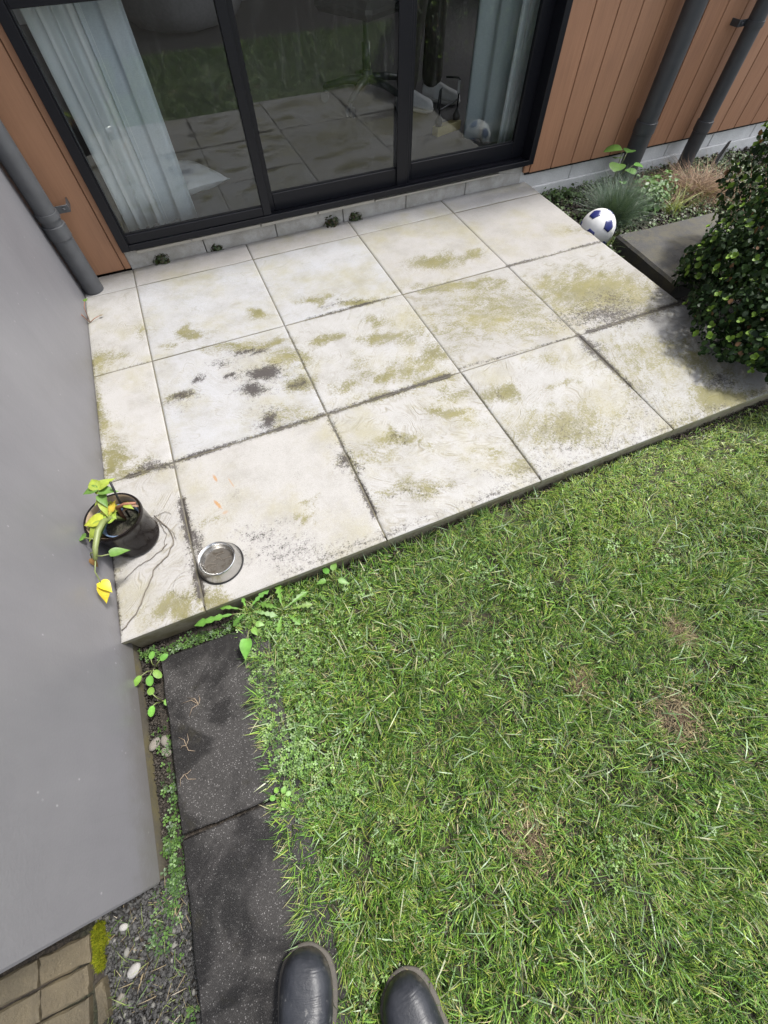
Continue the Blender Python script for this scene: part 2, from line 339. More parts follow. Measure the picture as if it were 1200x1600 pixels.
# ------------------------------------------------------------------ mesh helpers
def link(o, parent=None):
    C.objects.link(o)
    if parent is not None: o.parent = parent
    return o
def tag(o, label=None, cat=None, group=None, kind=None):
    if label: o['label'] = label
    if cat: o['category'] = cat
    if group: o['group'] = group
    if kind: o['kind'] = kind
    return o
def empty(name, loc=(0, 0, 0), rz=0.0):
    o = bpy.data.objects.new(name, None); o.empty_display_size = 0.05
    o.location = loc; o.rotation_euler = (0, 0, rz); C.objects.link(o); return o
def mesh(name, v, faces, mat=None, parent=None, smooth=False, loc=None):
    me = bpy.data.meshes.new(name); me.from_pydata([tuple(map(float, p)) for p in v], [], [tuple(map(int, f)) for f in faces])
    me.update()
    if mat: me.materials.append(M[mat] if isinstance(mat, str) else mat)
    if smooth: me.polygons.foreach_set('use_smooth', [True] * len(me.polygons))
    o = bpy.data.objects.new(name, me); link(o, parent)
    if loc is not None: o.location = loc
    return o
def mesh_np(name, v, quads, tris, mat, cols=None, parent=None, smooth=True):
    me = bpy.data.meshes.new(name)
    nq, ntri = len(quads), len(tris)
    me.vertices.add(len(v)); me.vertices.foreach_set('co', np.asarray(v, np.float32).ravel())
    li = np.concatenate([np.asarray(quads, np.int32).ravel(), np.asarray(tris, np.int32).ravel()])
    me.loops.add(len(li)); me.loops.foreach_set('vertex_index', li)
    me.polygons.add(nq + ntri)
    ls = np.concatenate([np.arange(nq) * 4, nq * 4 + np.arange(ntri) * 3]).astype(np.int32)
    me.polygons.foreach_set('loop_start', ls)
    if smooth: me.polygons.foreach_set('use_smooth', np.ones(nq + ntri, bool))
    me.update(calc_edges=True); me.validate()
    if cols is not None:
        a = me.color_attributes.new('Col', 'FLOAT_COLOR', 'POINT')
        cc = np.ones((len(v), 4), np.float32); cc[:, :3] = cols
        a.data.foreach_set('color', cc.ravel())
    me.materials.append(M[mat])
    o = bpy.data.objects.new(name, me); link(o, parent); return o
def setcol(o, c):
    me = o.data; a = me.color_attributes.new('Col', 'FLOAT_COLOR', 'POINT')
    cc = np.ones((len(me.vertices), 4), np.float32); cc[:, :3] = c
    a.data.foreach_set('color', cc.ravel()); return o

class MB:
    """collects shapes for one mesh"""
    def __init__(s): s.v = []; s.f = []
    def add(s, v, f):
        n = len(s.v); s.v += [tuple(p) for p in v]; s.f += [tuple(i + n for i in q) for q in f]; return s
    def box(s, x0, x1, y0, y1, z0, z1, bev=0.0):
        b = min(bev, (x1 - x0) * .45, (y1 - y0) * .45, (z1 - z0) * .45)
        if b <= 0:
            v = [(x, y, z) for z in (z0, z1) for y in (y0, y1) for x in (x0, x1)]
            return s.add(v, [(0, 2, 3, 1), (4, 5, 7, 6), (0, 1, 5, 4), (2, 6, 7, 3), (0, 4, 6, 2), (1, 3, 7, 5)])
        import bmesh
        bm = bmesh.new(); bmesh.ops.create_cube(bm, size=1)
        for q in bm.verts: q.co = Vector(((x0 + x1) / 2 + q.co.x * (x1 - x0), (y0 + y1) / 2 + q.co.y * (y1 - y0), (z0 + z1) / 2 + q.co.z * (z1 - z0)))
        bmesh.ops.bevel(bm, geom=bm.edges[:], offset=b, segments=1, affect='EDGES')
        bm.verts.index_update()
        s.add([tuple(q.co) for q in bm.verts], [[q.index for q in f.verts] for f in bm.faces]); bm.free(); return s
    def tube(s, pts, r, n=8, cap=True):
        pts = [Vector(p) for p in pts]; rr = r if hasattr(r, '__len__') else [r] * len(pts)
        base = len(s.v); up = None
        for i, p in enumerate(pts):
            d = (pts[min(i + 1, len(pts) - 1)] - pts[max(i - 1, 0)]).normalized()
            if up is None: up = d.orthogonal().normalized()
            up = (up - d * up.dot(d)); up = up.normalized() if up.length > 1e-6 else d.orthogonal().normalized()
            q = d.cross(up)
            for j in range(n):
                a = 2 * PI * j / n; s.v.append(tuple(p + (up * math.cos(a) + q * math.sin(a)) * rr[i]))
        for i in range(len(pts) - 1):
            for j in range(n):
                a = base + i * n + j; b = base + i * n + (j + 1) % n
                s.f.append((a, b, b + n, a + n))
        if cap:
            s.f.append(tuple(base + j for j in reversed(range(n)))); s.f.append(tuple(base + (len(pts) - 1) * n + j for j in range(n)))
        return s
    def lathe(s, prof, n=40, c=(0, 0, 0)):
        base = len(s.v)
        for r, z in prof:
            for j in range(n):
                a = 2 * PI * j / n; s.v.append((c[0] + r * math.cos(a), c[1] + r * math.sin(a), c[2] + z))
        for i in range(len(prof) - 1):
            for j in range(n):
                a = base + i * n + j; b = base + i * n + (j + 1) % n
                s.f.append((a, b, b + n, a + n))
        return s
    def disc(s, r, z, n=40, c=(0, 0, 0)):
        base = len(s.v)
        for j in range(n):
            a = 2 * PI * j / n; s.v.append((c[0] + r * math.cos(a), c[1] + r * math.sin(a), c[2] + z))
        s.f.append(tuple(range(base, base + n))); return s
    def build(s, name, mat, parent=None, smooth=False, loc=None): return mesh(name, s.v, s.f, mat, parent, smooth, loc)

def autosmooth(o, ang=35):
    me = o.data; me.polygons.foreach_set('use_smooth', [True] * len(me.polygons))
    try: me.set_sharp_from_angle(angle=math.radians(ang))
    except Exception: pass
    return o

def vnoise(seed, cell, lo=(-4, -4), hi=(8, 8)):
    """smooth 2-D value noise as a function of arrays x, y"""
    r = np.random.default_rng(seed); nx = int((hi[0] - lo[0]) / cell) + 3; ny = int((hi[1] - lo[1]) / cell) + 3
    g = r.random((nx, ny))
    def f(x, y):
        u = np.clip((np.asarray(x) - lo[0]) / cell, 0, nx - 2.001); v = np.clip((np.asarray(y) - lo[1]) / cell, 0, ny - 2.001)
        i = u.astype(int); j = v.astype(int); a = u - i; b = v - j
        a = a * a * (3 - 2 * a); b = b * b * (3 - 2 * b)
        return (g[i, j] * (1 - a) + g[i + 1, j] * a) * (1 - b) + (g[i, j + 1] * (1 - a) + g[i + 1, j + 1] * a) * b
    return f

# ------------------------------------------------------------------ the setting: ground, patio, paths
GZ = -0.085            # lawn soil level;  patio top is z = 0
def slab_edge(y): return 0.078 + 0.035 * (np.asarray(y) + 0.05)        # x of the lawn's left edge
def ground():
    # one sheet reaching the horizon, finer near the house
    xs = np.unique(np.concatenate([np.linspace(-150, -3, 8), np.linspace(-3, 6, 46), np.linspace(6, 150, 8)]))
    ys = np.unique(np.concatenate([np.linspace(-150, -3, 8), np.linspace(-3, 2, 40), np.linspace(2, 150, 8)]))
    nz = vnoise(3, 0.22)
    X, Y = np.meshgrid(xs, ys, indexing='ij'); Z = np.full_like(X, -0.118)
    near = (X > -3) & (X < 6) & (Y > -3) & (Y < 2)
    Z[near] += (nz(X[near], Y[near]) - 0.5) * 0.012
    n = len(ys); v = np.stack([X, Y, Z], -1).reshape(-1, 3)
    f = [(i * n + j, (i + 1) * n + j, (i + 1) * n + j + 1, i * n + j + 1) for i in range(len(xs) - 1) for j in range(n - 1)]
    tag(mesh('ground', v, f, 'soil', smooth=True), kind='structure')
ground()
def lawn_soil():
    xs = np.linspace(0.06, 5.2, 100); ys = np.linspace(-2.1, -0.012, 44)
    nz = vnoise(5, 0.16)
    X, Y = np.meshgrid(xs, ys, indexing='ij')
    X = np.where(X < 0.07, slab_edge(Y) + 0.004, X)
    Z = GZ + (nz(X, Y) - 0.5) * 0.022
    n = len(ys); v = np.stack([X, Y, Z], -1).reshape(-1, 3)
    f = [(i * n + j, (i + 1) * n + j, (i + 1) * n + j + 1, i * n + j + 1) for i in range(len(xs) - 1) for j in range(n - 1)]
    tag(mesh('lawn', v, f, 'lawnsoil', smooth=True), kind='structure')
def m_lawnsoil():
    k = Mat('mossy_lawn_soil'); p = k.pos()
    n = k.noise(p, 14, 6, 0.7); f = k.noise(p, 120, 4, 0.7)
    c = k.mix(k.rng(n, 0.3, 0.7, 0, 1), (0.018, 0.020, 0.008), (0.032, 0.024, 0.014))
    c = k.mix(k.step(f, 0.5, 0.75), c, (0.045, 0.050, 0.018))
    return k.done(k.bsdf(c, 0.9, k.bump(f, 0.9, 0.012)))
M['lawnsoil'] = m_lawnsoil()
lawn_soil()

# stains on the patio: (x, y, radius along, radius across, strength)
ALGAE = [(0.200,1.317,0.06,0.022,1), (0.174,1.369,0.03,0.02,0.8), (0.484,1.325,0.035,0.018,0.9), (0.050,1.268,0.03,0.012,0.7), (0.390,1.138,0.14,0.03,0.8), (0.529,1.105,0.03,0.016,1.1), (0.556,0.973,0.07,0.035,0.9), (0.547,0.831,0.04,0.03,1), (0.434,0.668,0.09,0.04,0.6), (0.075,0.931,0.045,0.02,0.7), (0.042,0.699,0.02,0.015,0.6), (0.794,1.341,0.06,0.022,0.9), (0.926,1.228,0.06,0.016,1), (0.752,1.027,0.06,0.02,0.9), (0.719,0.739,0.05,0.03,0.7), (0.843,0.848,0.05,0.03,0.6), (1.067,1.198,0.04,0.02,0.5), (-0.178,1.294,0.06,0.04,0.7), (-0.232,0.987,0.02,0.1,0.8), (-0.022,1.415,0.03,0.03,0.7), (-0.214,0.716,0.04,0.06,0.9), (-0.159,0.628,0.06,0.03,0.7), (-0.229,1.250,0.03,0.05,0.7), (1.500,1.381,0.1,0.045,1), (1.686,1.351,0.05,0.03,0.8), (1.552,0.914,0.24,0.15,0.62), (1.498,1.152,0.17,0.03,0.9), (1.269,0.849,0.1,0.04,0.6), (1.640,0.736,0.12,0.06,0.5), (2.080,0.831,0.2,0.13,0.95), (1.902,0.973,0.08,0.05,0.7), (2.105,1.036,0.1,0.04,0.6), (2.299,0.828,0.1,0.06,0.6), (2.334,1.345,0.1,0.03,0.5), (1.028,0.930,0.12,0.03,0.8), (0.967,0.715,0.14,0.03,0.8), (1.111,0.744,0.09,0.03,0.8), (1.011,1.063,0.05,0.03,0.7), (0.845,0.596,0.1,0.03,0.6), (1.136,0.907,0.06,0.05,0.5), (1.086,0.612,0.06,0.02,0.9), (1.030,0.427,0.06,0.025,0.9), (0.818,0.352,0.07,0.025,1), (0.787,0.135,0.1,0.03,0.7), (1.089,0.178,0.05,0.03,0.6), (1.137,0.508,0.05,0.02,0.8), (0.674,0.316,0.08,0.04,0.5), (1.135,0.320,0.08,0.03,0.4), (1.279,0.411,0.05,0.03,0.95), (1.423,0.180,0.14,0.07,0.75), (1.179,0.088,0.06,0.03,0.6), (1.579,0.356,0.05,0.02,0.6), (1.633,0.177,0.12,0.05,0.4), (1.571,0.530,0.06,0.02,0.5), (1.990,0.360,0.18,0.1,0.55), (2.087,0.051,0.08,0.05,1.1), (2.175,0.266,0.06,0.12,0.6), (1.907,-0.015,0.1,0.03,0.6), (1.845,0.240,0.1,0.1,0.4), (0.103,0.291,0.025,0.015,0.6), (0.419,0.233,0.022,0.016,0.8), (0.381,0.163,0.016,0.014,0.8), (-0.079,0.032,0.05,0.025,1), (0.015,0.030,0.05,0.03,0.7), (-0.162,0.050,0.05,0.03,0.4)]
LICHEN = [(0.424,1.086,0.046,0.02,1.25), (0.420,0.936,0.0575,0.03125,1.5), (0.352,0.842,0.04025,0.0225,1.25), (0.366,0.668,0.02875,0.0375,1.375), (0.084,0.927,0.04025,0.02,1.125), (0.269,0.977,0.0207,0.0125,1.125), (0.281,1.058,0.0345,0.015,0.75), (0.171,1.003,0.0184,0.0125,1), (0.547,0.831,0.023,0.0225,0.875), (1.995,0.667,0.16,0.045,0.75), (2.111,0.739,0.12,0.06,0.45), (2.177,0.141,0.03,0.03,0.748), (2.121,0.120,0.02,0.03,0.476), (0.216,0.187,0.05,0.025,0.51), (0.294,0.182,0.04,0.02,0.34), (0.022,0.239,0.022,0.05,1), (0.298,0.082,0.12,0.03,0.408), (0.508,0.018,0.1,0.02,0.34), (0.814,0.344,0.05,0.012,0.5), (1.273,0.402,0.02,0.014,0.5), (1.412,0.164,0.1,0.05,0.272), (1.749,0.089,0.12,0.04,0.272), (1.811,0.493,0.03,0.05,0.9), (1.795,0.144,0.05,0.1,0.238), (0.599,0.348,0.02,0.04,0.9), (0.888,1.250,0.08,0.006,0.7), (-0.049,0.596,0.06,0.012,0.9), (-0.123,0.202,0.1,0.01,0.3), (0.779,0.118,0.1,0.02,0.34), (1.177,0.067,0.1,0.02,0.34), (1.400,0.067,0.12,0.02,0.408), (1.551,0.035,0.1,0.03,0.34), (0.169,0.352,0.008,0.008,1)]
# dirt along joints: (x0, y0, x1, y1, half width, strength)
JOINT = [(-0.16, .6, .60, .6, .014, .85), (.60, .6, 1.15, .6, .013, .8), (1.85, .6, 2.40, .6, .016, .95), (.70, 1.2, 1.12, 1.2, .011, .8), (.6, .10, .6, .56, .014, .75), (0, .05, 0, .42, .016, .95),
         (1.8, .25, 1.8, .60, .016, .8), (-.15, 1.2, -.02, 1.2, .008, .5), (1.2, .62, 1.8, .6, .007, .45), (1.8, 1.2, 2.4, 1.2, .012, .7), (.6, .62, .6, 1.18, .006, .4), (1.2, 0, 1.2, .58, .006, .4),
         (.25, .012, 2.4, .012, .016, .32), (-.245, .03, -.245, .6, .010, .6), (-.245, .6, -.245, 1.3, .014, .35)]
def blobs(L, X, Y, ang, grow=1.0):
    a = np.zeros_like(X); ca, sa = math.cos(ang), math.sin(ang)
    X = X + (vnoise(91, .05)(X, Y) - .5) * .055 + (vnoise(93, .12)(X, Y) - .5) * .05; Y = Y + (vnoise(92, .05)(X, Y) - .5) * .055 + (vnoise(94, .12)(X, Y) - .5) * .05
    for (bx, by, ra, rb, s) in L:
        dx, dy = X - bx, Y - by
        u, v = dx * ca + dy * sa, -dx * sa + dy * ca; ra, rb = ra * grow, rb * grow
        if rb > 1.5 * ra: u, v = dx, dy
        a = np.maximum(a, s * np.exp(-0.9 * ((u / ra) ** 2 + (v / rb) ** 2)))
    return a
def joint_dirt(X, Y):
    a = np.zeros_like(X)
    for (x0, y0, x1, y1, hw, s) in JOINT:
        dx, dy = x1 - x0, y1 - y0; t = np.clip(((X - x0) * dx + (Y - y0) * dy) / (dx * dx + dy * dy), 0, 1)
        d = np.hypot(X - x0 - t * dx, Y - y0 - t * dy)
        a = np.maximum(a, s * np.exp(-(d / hw) ** 2))
    return a
def make_patio():
    root = MB()
    root.box(-0.243, 2.392, 0.006, 1.966, -0.16, -0.0215)
    base = root.build('patio', 'base'); tag(base, kind='structure')
    g = MB().box(-0.244, 2.389, 0.010, 1.967, -0.0213, -0.0045).build('grout_bed', 'grout', base)
    cols_x = [-0.244, 0.0, 0.6, 1.2, 1.8, 2.396]; rows_y = [0.0, 0.6, 1.2, 1.8, 1.968]
    tints = {(0, 0): (0.276, 0.269, 0.264), (1, 0): (0.283, 0.276, 0.269), (2, 0): (0.281, 0.279, 0.275), (3, 0): (0.272, 0.272, 0.269), (4, 0): (0.238, 0.241, 0.240),
             (0, 1): (0.306, 0.300, 0.298), (1, 1): (0.291, 0.299, 0.320), (2, 1): (0.292, 0.292, 0.293), (3, 1): (0.239, 0.235, 0.229), (4, 1): (0.259, 0.255, 0.249),
             (0, 2): (0.298, 0.294, 0.292), (1, 2): (0.289, 0.297, 0.317), (2, 2): (0.291, 0.299, 0.320), (3, 2): (0.262, 0.253, 0.245), (4, 2): (0.250, 0.239, 0.229),  # the bluish tints put the cool house shade into the tile colour
             (0, 3): (0.286, 0.281, 0.278), (1, 3): (0.278, 0.264, 0.257), (2, 3): (0.270, 0.259, 0.254), (3, 3): (0.279, 0.276, 0.274), (4, 3): (0.285, 0.282, 0.282)}
    swirl = {(0, 0): .8, (2, 0): 1, (3, 0): .8, (4, 0): .9, (3, 1): 1, (4, 1): .8, (1, 1): .35, (2, 1): .5, (0, 1): .15, (1, 0): .1, (1, 2): .3, (2, 2): .3, (0, 2): .6}
    for (i, j), tint in tints.items():
        gap = 0.0025
        x0, x1 = cols_x[i] + (gap if i else 0), cols_x[i + 1] - gap
        y0, y1 = rows_y[j] + gap * (1 if j else 0) - (0.006 if j == 0 else 0), rows_y[j + 1] - gap
        def line(a, b):
            L = b - a; e = [0, .004, .010, .018, .030]
            n = max(2, int((L - .06) / .024)); mid = list(np.linspace(.030, L - .030, n + 1))
            return np.array(sorted(set([round(q, 5) for q in e + mid + [L - q for q in e]]))) + a
        xs, ys = line(x0, x1), line(y0, y1)
        r = np.random.default_rng(i * 7 + j)
        hz = r.uniform(-0.0012, 0.0012); tx, ty = r.uniform(-.0015, .0015, 2); nz = vnoise(i * 11 + j + 40, 0.09)
        X, Y = np.meshgrid(xs, ys, indexing='ij')
        Z = hz + tx * (X - x0) + ty * (Y - y0) + (nz(X, Y) - .5) * 0.0022
        # worn arris
        edge = np.minimum(np.minimum(X - x0, x1 - X), np.minimum(Y - y0, y1 - Y))
        Z = Z - 0.0035 * np.exp(-(edge / 0.0035))
        nx, ny = len(xs), len(ys)
        v = np.stack([X, Y, Z], -1).reshape(-1, 3).tolist()
        f = [(a * ny + b, (a + 1) * ny + b, (a + 1) * ny + b + 1, a * ny + b + 1) for a in range(nx - 1) for b in range(ny - 1)]
        ring = [a * ny for a in range(nx)] + [(nx - 1) * ny + b for b in range(1, ny)] + [a * ny + ny - 1 for a in range(nx - 2, -1, -1)] + [b for b in range(ny - 2, 0, -1)]
        n0 = len(v)
        for q in ring: v.append((v[q][0], v[q][1], -0.0212))
        m = len(ring)
        f += [(ring[(q + 1) % m], ring[q], n0 + q, n0 + (q + 1) % m) for q in range(m)]
        o = mesh('tile', v, f, 'tile', base)
        V = np.array(v)
        def fa(name, arr):
            at = o.data.attributes.new(name, 'FLOAT', 'POINT'); at.data.foreach_set('value', np.asarray(arr, np.float32))
        ang = math.radians(-16)
        fa('algae', blobs(ALGAE, V[:, 0], V[:, 1], ang, 1.6) + 0.45 * joint_dirt(V[:, 0], V[:, 1]))
        fa('lichen', np.maximum(blobs(LICHEN, V[:, 0], V[:, 1], ang, 1.45), joint_dirt(V[:, 0], V[:, 1]) * (.60 + .95 * vnoise(88, .10)(V[:, 0], V[:, 1]))))
        fa('swirl', np.full(len(V), swirl.get((i, j), .15)))
        a = r.uniform(-.9, .9); off = r.uniform(0, 30, 2)
        T = np.stack([V[:, 0] * math.cos(a) - V[:, 1] * math.sin(a) + off[0], V[:, 0] * math.sin(a) + V[:, 1] * math.cos(a) + off[1], V[:, 2]], -1)
        at = o.data.attributes.new('tex', 'FLOAT_VECTOR', 'POINT'); at.data.foreach_set('vector', T.astype(np.float32).ravel())
        at = o.data.color_attributes.new('tint', 'FLOAT_COLOR', 'POINT')
        at.data.foreach_set('color', np.tile(np.array(tint + (1,), np.float32), len(V)))
make_patio()

def rough_slab(name, poly, z0, z1, mat, parent=None, chip=0.004, seed=1, nseg=14, bev=0.004):
    """slab with an uneven outline; poly is a quad of corners"""
    r = random.Random(seed); pts = []
    for i in range(len(poly)):
        a, b = Vector(poly[i] + (0,)), Vector(poly[(i + 1) % len(poly)] + (0,))
        for k in range(nseg):
            p = a.lerp(b, k / nseg); pts.append((p.x + r.uniform(-chip, chip) * .5, p.y + r.uniform(-chip, chip) * .5))
    cx = sum(p[0] for p in pts) / len(pts); cy = sum(p[1] for p in pts) / len(pts); n = len(pts)
    def inset(d):
        o = []
        for x, y in pts:
            L = math.hypot(x - cx, y - cy); o.append((x - (x - cx) / L * d, y - (y - cy) / L * d))
        return o
    v = [(x, y, z0) for x, y in pts] + [(x, y, z1 - bev) for x, y in pts] + [(x, y, z1) for x, y in inset(bev)]
    f = [(k, (k + 1) % n, n + (k + 1) % n, n + k) for k in range(n)] + [(n + k, n + (k + 1) % n, 2 * n + (k + 1) % n, 2 * n + k) for k in range(n)] + [tuple(range(2 * n, 3 * n))]
    return mesh(name, v, f, mat, parent)

# concrete path beside the lawn: two dark wet slabs seen, a third runs on behind the boots
path = MB().box(-0.21, 0.07, -2.1, -0.07, -0.15, -0.107).build('garden_path', 'soil'); tag(path, kind='structure')
rough_slab('slab', [(-0.168, -0.072), (-0.181, -0.530), (0.125, -0.545), (0.150, -0.085)], -0.112, -0.062, 'slab', path, seed=3)
rough_slab('slab', [(-0.181, -0.5365), (-0.205, -1.02), (0.095, -1.03), (0.125, -0.551)], -0.112, -0.064, 'slab', path, seed=4)
rough_slab('slab', [(-0.205, -1.027), (-0.225, -1.51), (0.075, -1.52), (0.095, -1.037)], -0.112, -0.063, 'slab', path, seed=5)
rough_slab('slab', [(-0.225, -1.517), (-0.245, -2.0), (0.055, -2.01), (0.075, -1.527)], -0.112, -0.063, 'slab', path, seed=6)
# clay pavers behind the end of the grey wall
pav = MB().box(-2.2, -0.40, -2.0, -0.618, -0.14, -0.100).build('brick_paving', 'soil'); tag(pav, kind='structure')
def pavers():
    k = 0; y = -0.627; row = 0
    while y > -1.9:
        d = 0.0535 if row < 12 else 0.0535
        x = -0.419 - (0.0 if row % 2 == 0 else 0.0) - 0.004 * row
        first = True
        while x > -1.6:
            L = 0.110 if first and row == 0 else (0.112 if first and row % 3 != 1 else 0.128)
            if row == 1 and first: L = 0.100
            zz = -0.080 + random.uniform(-.003, .003)
            rough_slab('paver', [(x, y), (x - L + .0035, y - random.uniform(-.002, .002)), (x - L + .0035, y - d + .0035), (x, y - d + .0035)], -0.108, zz, 'paver', pav, .004, 50 + k, 5, .005)
            x -= L; first = False; k += 1
        y -= d; row += 1
pavers()
rough_slab('paver', [(-0.395, -0.715), (-0.414, -0.722), (-0.408, -0.79), (-0.388, -0.782)], -0.108, -0.083, 'paver', pav, .004, 900, 5, .005)

# ------------------------------------------------------------------ house and grey wall
house = empty('house', (1.2, 1.97, 0.0))
house_inv = Matrix.Translation((-1.2, -1.97, 0))
def hp(o):
    """hang a part built in world coordinates under the house"""
    o.parent = house; o.matrix_parent_inverse = house_inv; return o
tag(house, 'house with brown vertical boards, black framed sliding glass door and grey downpipes', 'house')
CY = 1.952     # front face of the cladding
# boards
hp(MB().box(2.385, 5.11, CY + 0.020, CY + 0.05, 0.03, 2.7).build('wall_backing', 'backing'))
hp(MB().box(-0.30, 0.0, 1.990, 2.02, 0.004, 2.7).build('wall_backing', 'backing'))
def board(x0, x1, y, z0, z1=2.7):
    o = MB().box(0, x1 - x0, 0, 0.019, 0, z1 - z0, 0.0022).build('board', 'board', loc=(x0, y, z0)); hp(o)
board(2.362, 2.399, CY + 0.006, 0.048, 0.0945)
xb = 2.402
first = True
while xb < 5.0:
    wdt = 0.158 if first else 0.151
    board(xb, xb + wdt - 0.0055, CY, 0.046); xb += wdt; first = False
board(-0.243, -0.0365, 1.968, 0.004); board(-0.033, -0.004, 1.966, 0.004)
# foundation blocks
def fblock(x0, x1, y0, z0, z1, m): hp(MB().box(x0, x1, y0, y0 + 0.12, z0, z1, 0.003).build('foundation_block', m))
xf = -0.003
for i in range(6):
    fblock(xf, xf + 0.39, 1.972 + random.uniform(-.001, .001), -0.02, 0.088, 'found'); xf += 0.394
xf = 2.363
for i in range(7):
    fblock(xf, xf + 0.39, 1.984 + random.uniform(-.0015, .0015), -0.25, 0.062, 'found_r'); xf += 0.395
hp(MB().box(2.45, 5.1, 1.966, 1.983, -0.2, -0.045, 0.004).build('footing_ledge', 'found_r'))
# sliding door set: outer frame > sill, panel frames, panes
FX0, FX1, FZ0, FZ1 = -0.003, 2.397, 0.096, 2.16
fr = MB()
fr.box(FX0, FX0 + 0.042, 1.930, 2.05, FZ0, FZ1, .002)                     # left jamb
fr.box(FX1 - 0.036, FX1, 1.930, 2.05, FZ0 + .002, FZ1, .002)              # right jamb
fr.box(FX0 + 0.0425, FX1 - 0.0365, 1.932, 2.05, FZ1 - 0.05, FZ1, .002)    # head
door = hp(fr.build('sliding_door', 'frame'))
def dp(o): o.parent = door; return o
s_ = MB().box(FX0 + 0.0425, FX1 - 0.0365, 1.9305, 2.05, FZ0 + .001, FZ0 + 0.016, .002)
s_.box(FX0 + 0.0425, FX1 - 0.0365, 1.9300, 1.937, FZ0 + .0005, FZ0 + 0.026, .001)
s_.box(0.772, FX1 - 0.0365, 1.966, 1.970, FZ0 + 0.016, FZ0 + 0.024)
dp(s_.build('sill', 'frame'))
for (a_, b_) in ((.06, .33), (.338, .70), (.708, 1.02), (1.03, 1.36), (1.37, 2.18)):
    dp(MB().box(a_, b_, 1.950, 1.9695, 0.070, 0.084 if a_ < 1.3 else .079, .001).build('packer_strip', 'strip'))
def panel(x0, x1, y0, y1, z0, z1, sl, sr, rb, rt):
    m = MB().box(x0, x0 + sl, y0, y1, z0, z1, .002).box(x1 - sr, x1, y0, y1, z0, z1, .002)
    m.box(x0 + sl + .0005, x1 - sr - .0005, y0 + .001, y1, z0, z0 + rb, .002).box(x0 + sl + .0005, x1 - sr - .0005, y0 + .001, y1, z1 - rt, z1, .002)
    p = dp(m.build('panel_frame', 'frame'))
    ym = y0 + 0.016
    g = dp(MB().box(x0 + sl + .0002, x1 - sr - .0002, ym, ym + .0015, z0 + rb + .0002, z1 - rt - .0002).build('glass_pane', 'glass'))
    # one-sided pane: keep just the outer sheet so light meets the coating once
    me = g.data; import bmesh
    bm = bmesh.new(); bm.from_mesh(me); bm.faces.ensure_lookup_table()
    kill = [f for f in bm.faces if f.normal.y > -0.5]
    bmesh.ops.delete(bm, geom=kill, context='FACES'); bm.to_mesh(me); bm.free()
    gk = MB()
    gk.box(x0 + sl, x1 - sr, ym - .004, ym - .0005, z0 + rb - .001, z0 + rb + .006)
    dp(gk.build('gasket', 'plastic'))
    return p
panel(FX0 + .043, 0.772, 1.938, 1.974, FZ0 + .026, 0.945, 0.006, 0.042, 0.040, 0.068)     # fixed light, lower
panel(FX0 + .043, 0.772, 1.938, 1.974, 0.947, FZ1 - .052, 0.006, 0.042, 0.02, 0.03)         # fixed light, upper
panel(0.773, 1.590, 1.985, 2.010, FZ0 + .018, FZ1 - .052, 0.030, 0.052, 0.078, 0.06)
panel(1.560, FX1 - .037, 2.013, 2.040, FZ0 + .018, FZ1 - .052, 0.055, 0.075, 0.078, 0.06)
dp(MB().box(1.510, 1.574, 1.974, 1.9845, FZ0 + .02, FZ1 - .055, .002).build('interlocking_stile', 'frame'))
dp(MB().box(2.275, 2.300, 1.990, 2.012, 1.02, 1.22, .004).box(2.280, 2.296, 1.955, 1.9895, 1.03, 1.05, .003).box(2.280, 2.296, 1.955, 1.9895, 1.19, 1.21, .003).box(2.278, 2.298, 1.945, 1.9545, 1.02, 1.22, .003).build('handle', 'frame'))
# downpipes
def downpipe(x, y, r, z0, mat, joint, bz, side):
    m = MB().tube([(x, y, z0), (x, y, joint)], r, 28).tube([(x, y, joint), (x, y, 2.7)], r * .94, 28)
    o = hp(m.build('downpipe', mat)); autosmooth(o, 50)
    c = MB().lathe([(r * 1.0, -.055), (r * 1.07, -.053), (r * 1.07, -.002), (r * .95, 0.0)], 28, (x, y, joint)).build('collar', mat, o); autosmooth(c, 40)
    b = MB().lathe([(r * 1.0, -.012), (r * 1.045, -.012), (r * 1.045, .012), (r * .95, .012)], 28, (x, y, bz))
    sx = side
    b.box(*sorted((x + sx * r * .8, x + sx * (r + .045))), y + r * .55, y + r * .55 + .004, bz - .014, bz + .014, .001)
    b.box(*sorted((x + sx * (r + .041), x + sx * (r + .045))), y + r * .55 + .004, CY - .0005, bz - .014, bz + .014)
    b.lathe([(0.0001, .006), (.005, .005), (.006, 0)], 8, (x + sx * (r + .025), y + r * .55 - .004, bz))
    b2 = b.build('bracket', mat, o); autosmooth(b2, 40)
downpipe(3.130, 1.872, 0.058, -0.16, 'pipe_dark', 0.225, 1.1, 1)
downpipe(3.640, 1.872, 0.046, -0.16, 'pipe_dark', 0.165, 0.575, -1)
downpipe(-0.196, 1.852, 0.0445, 0.001, 'pipe', 0.300, 0.335, 1)

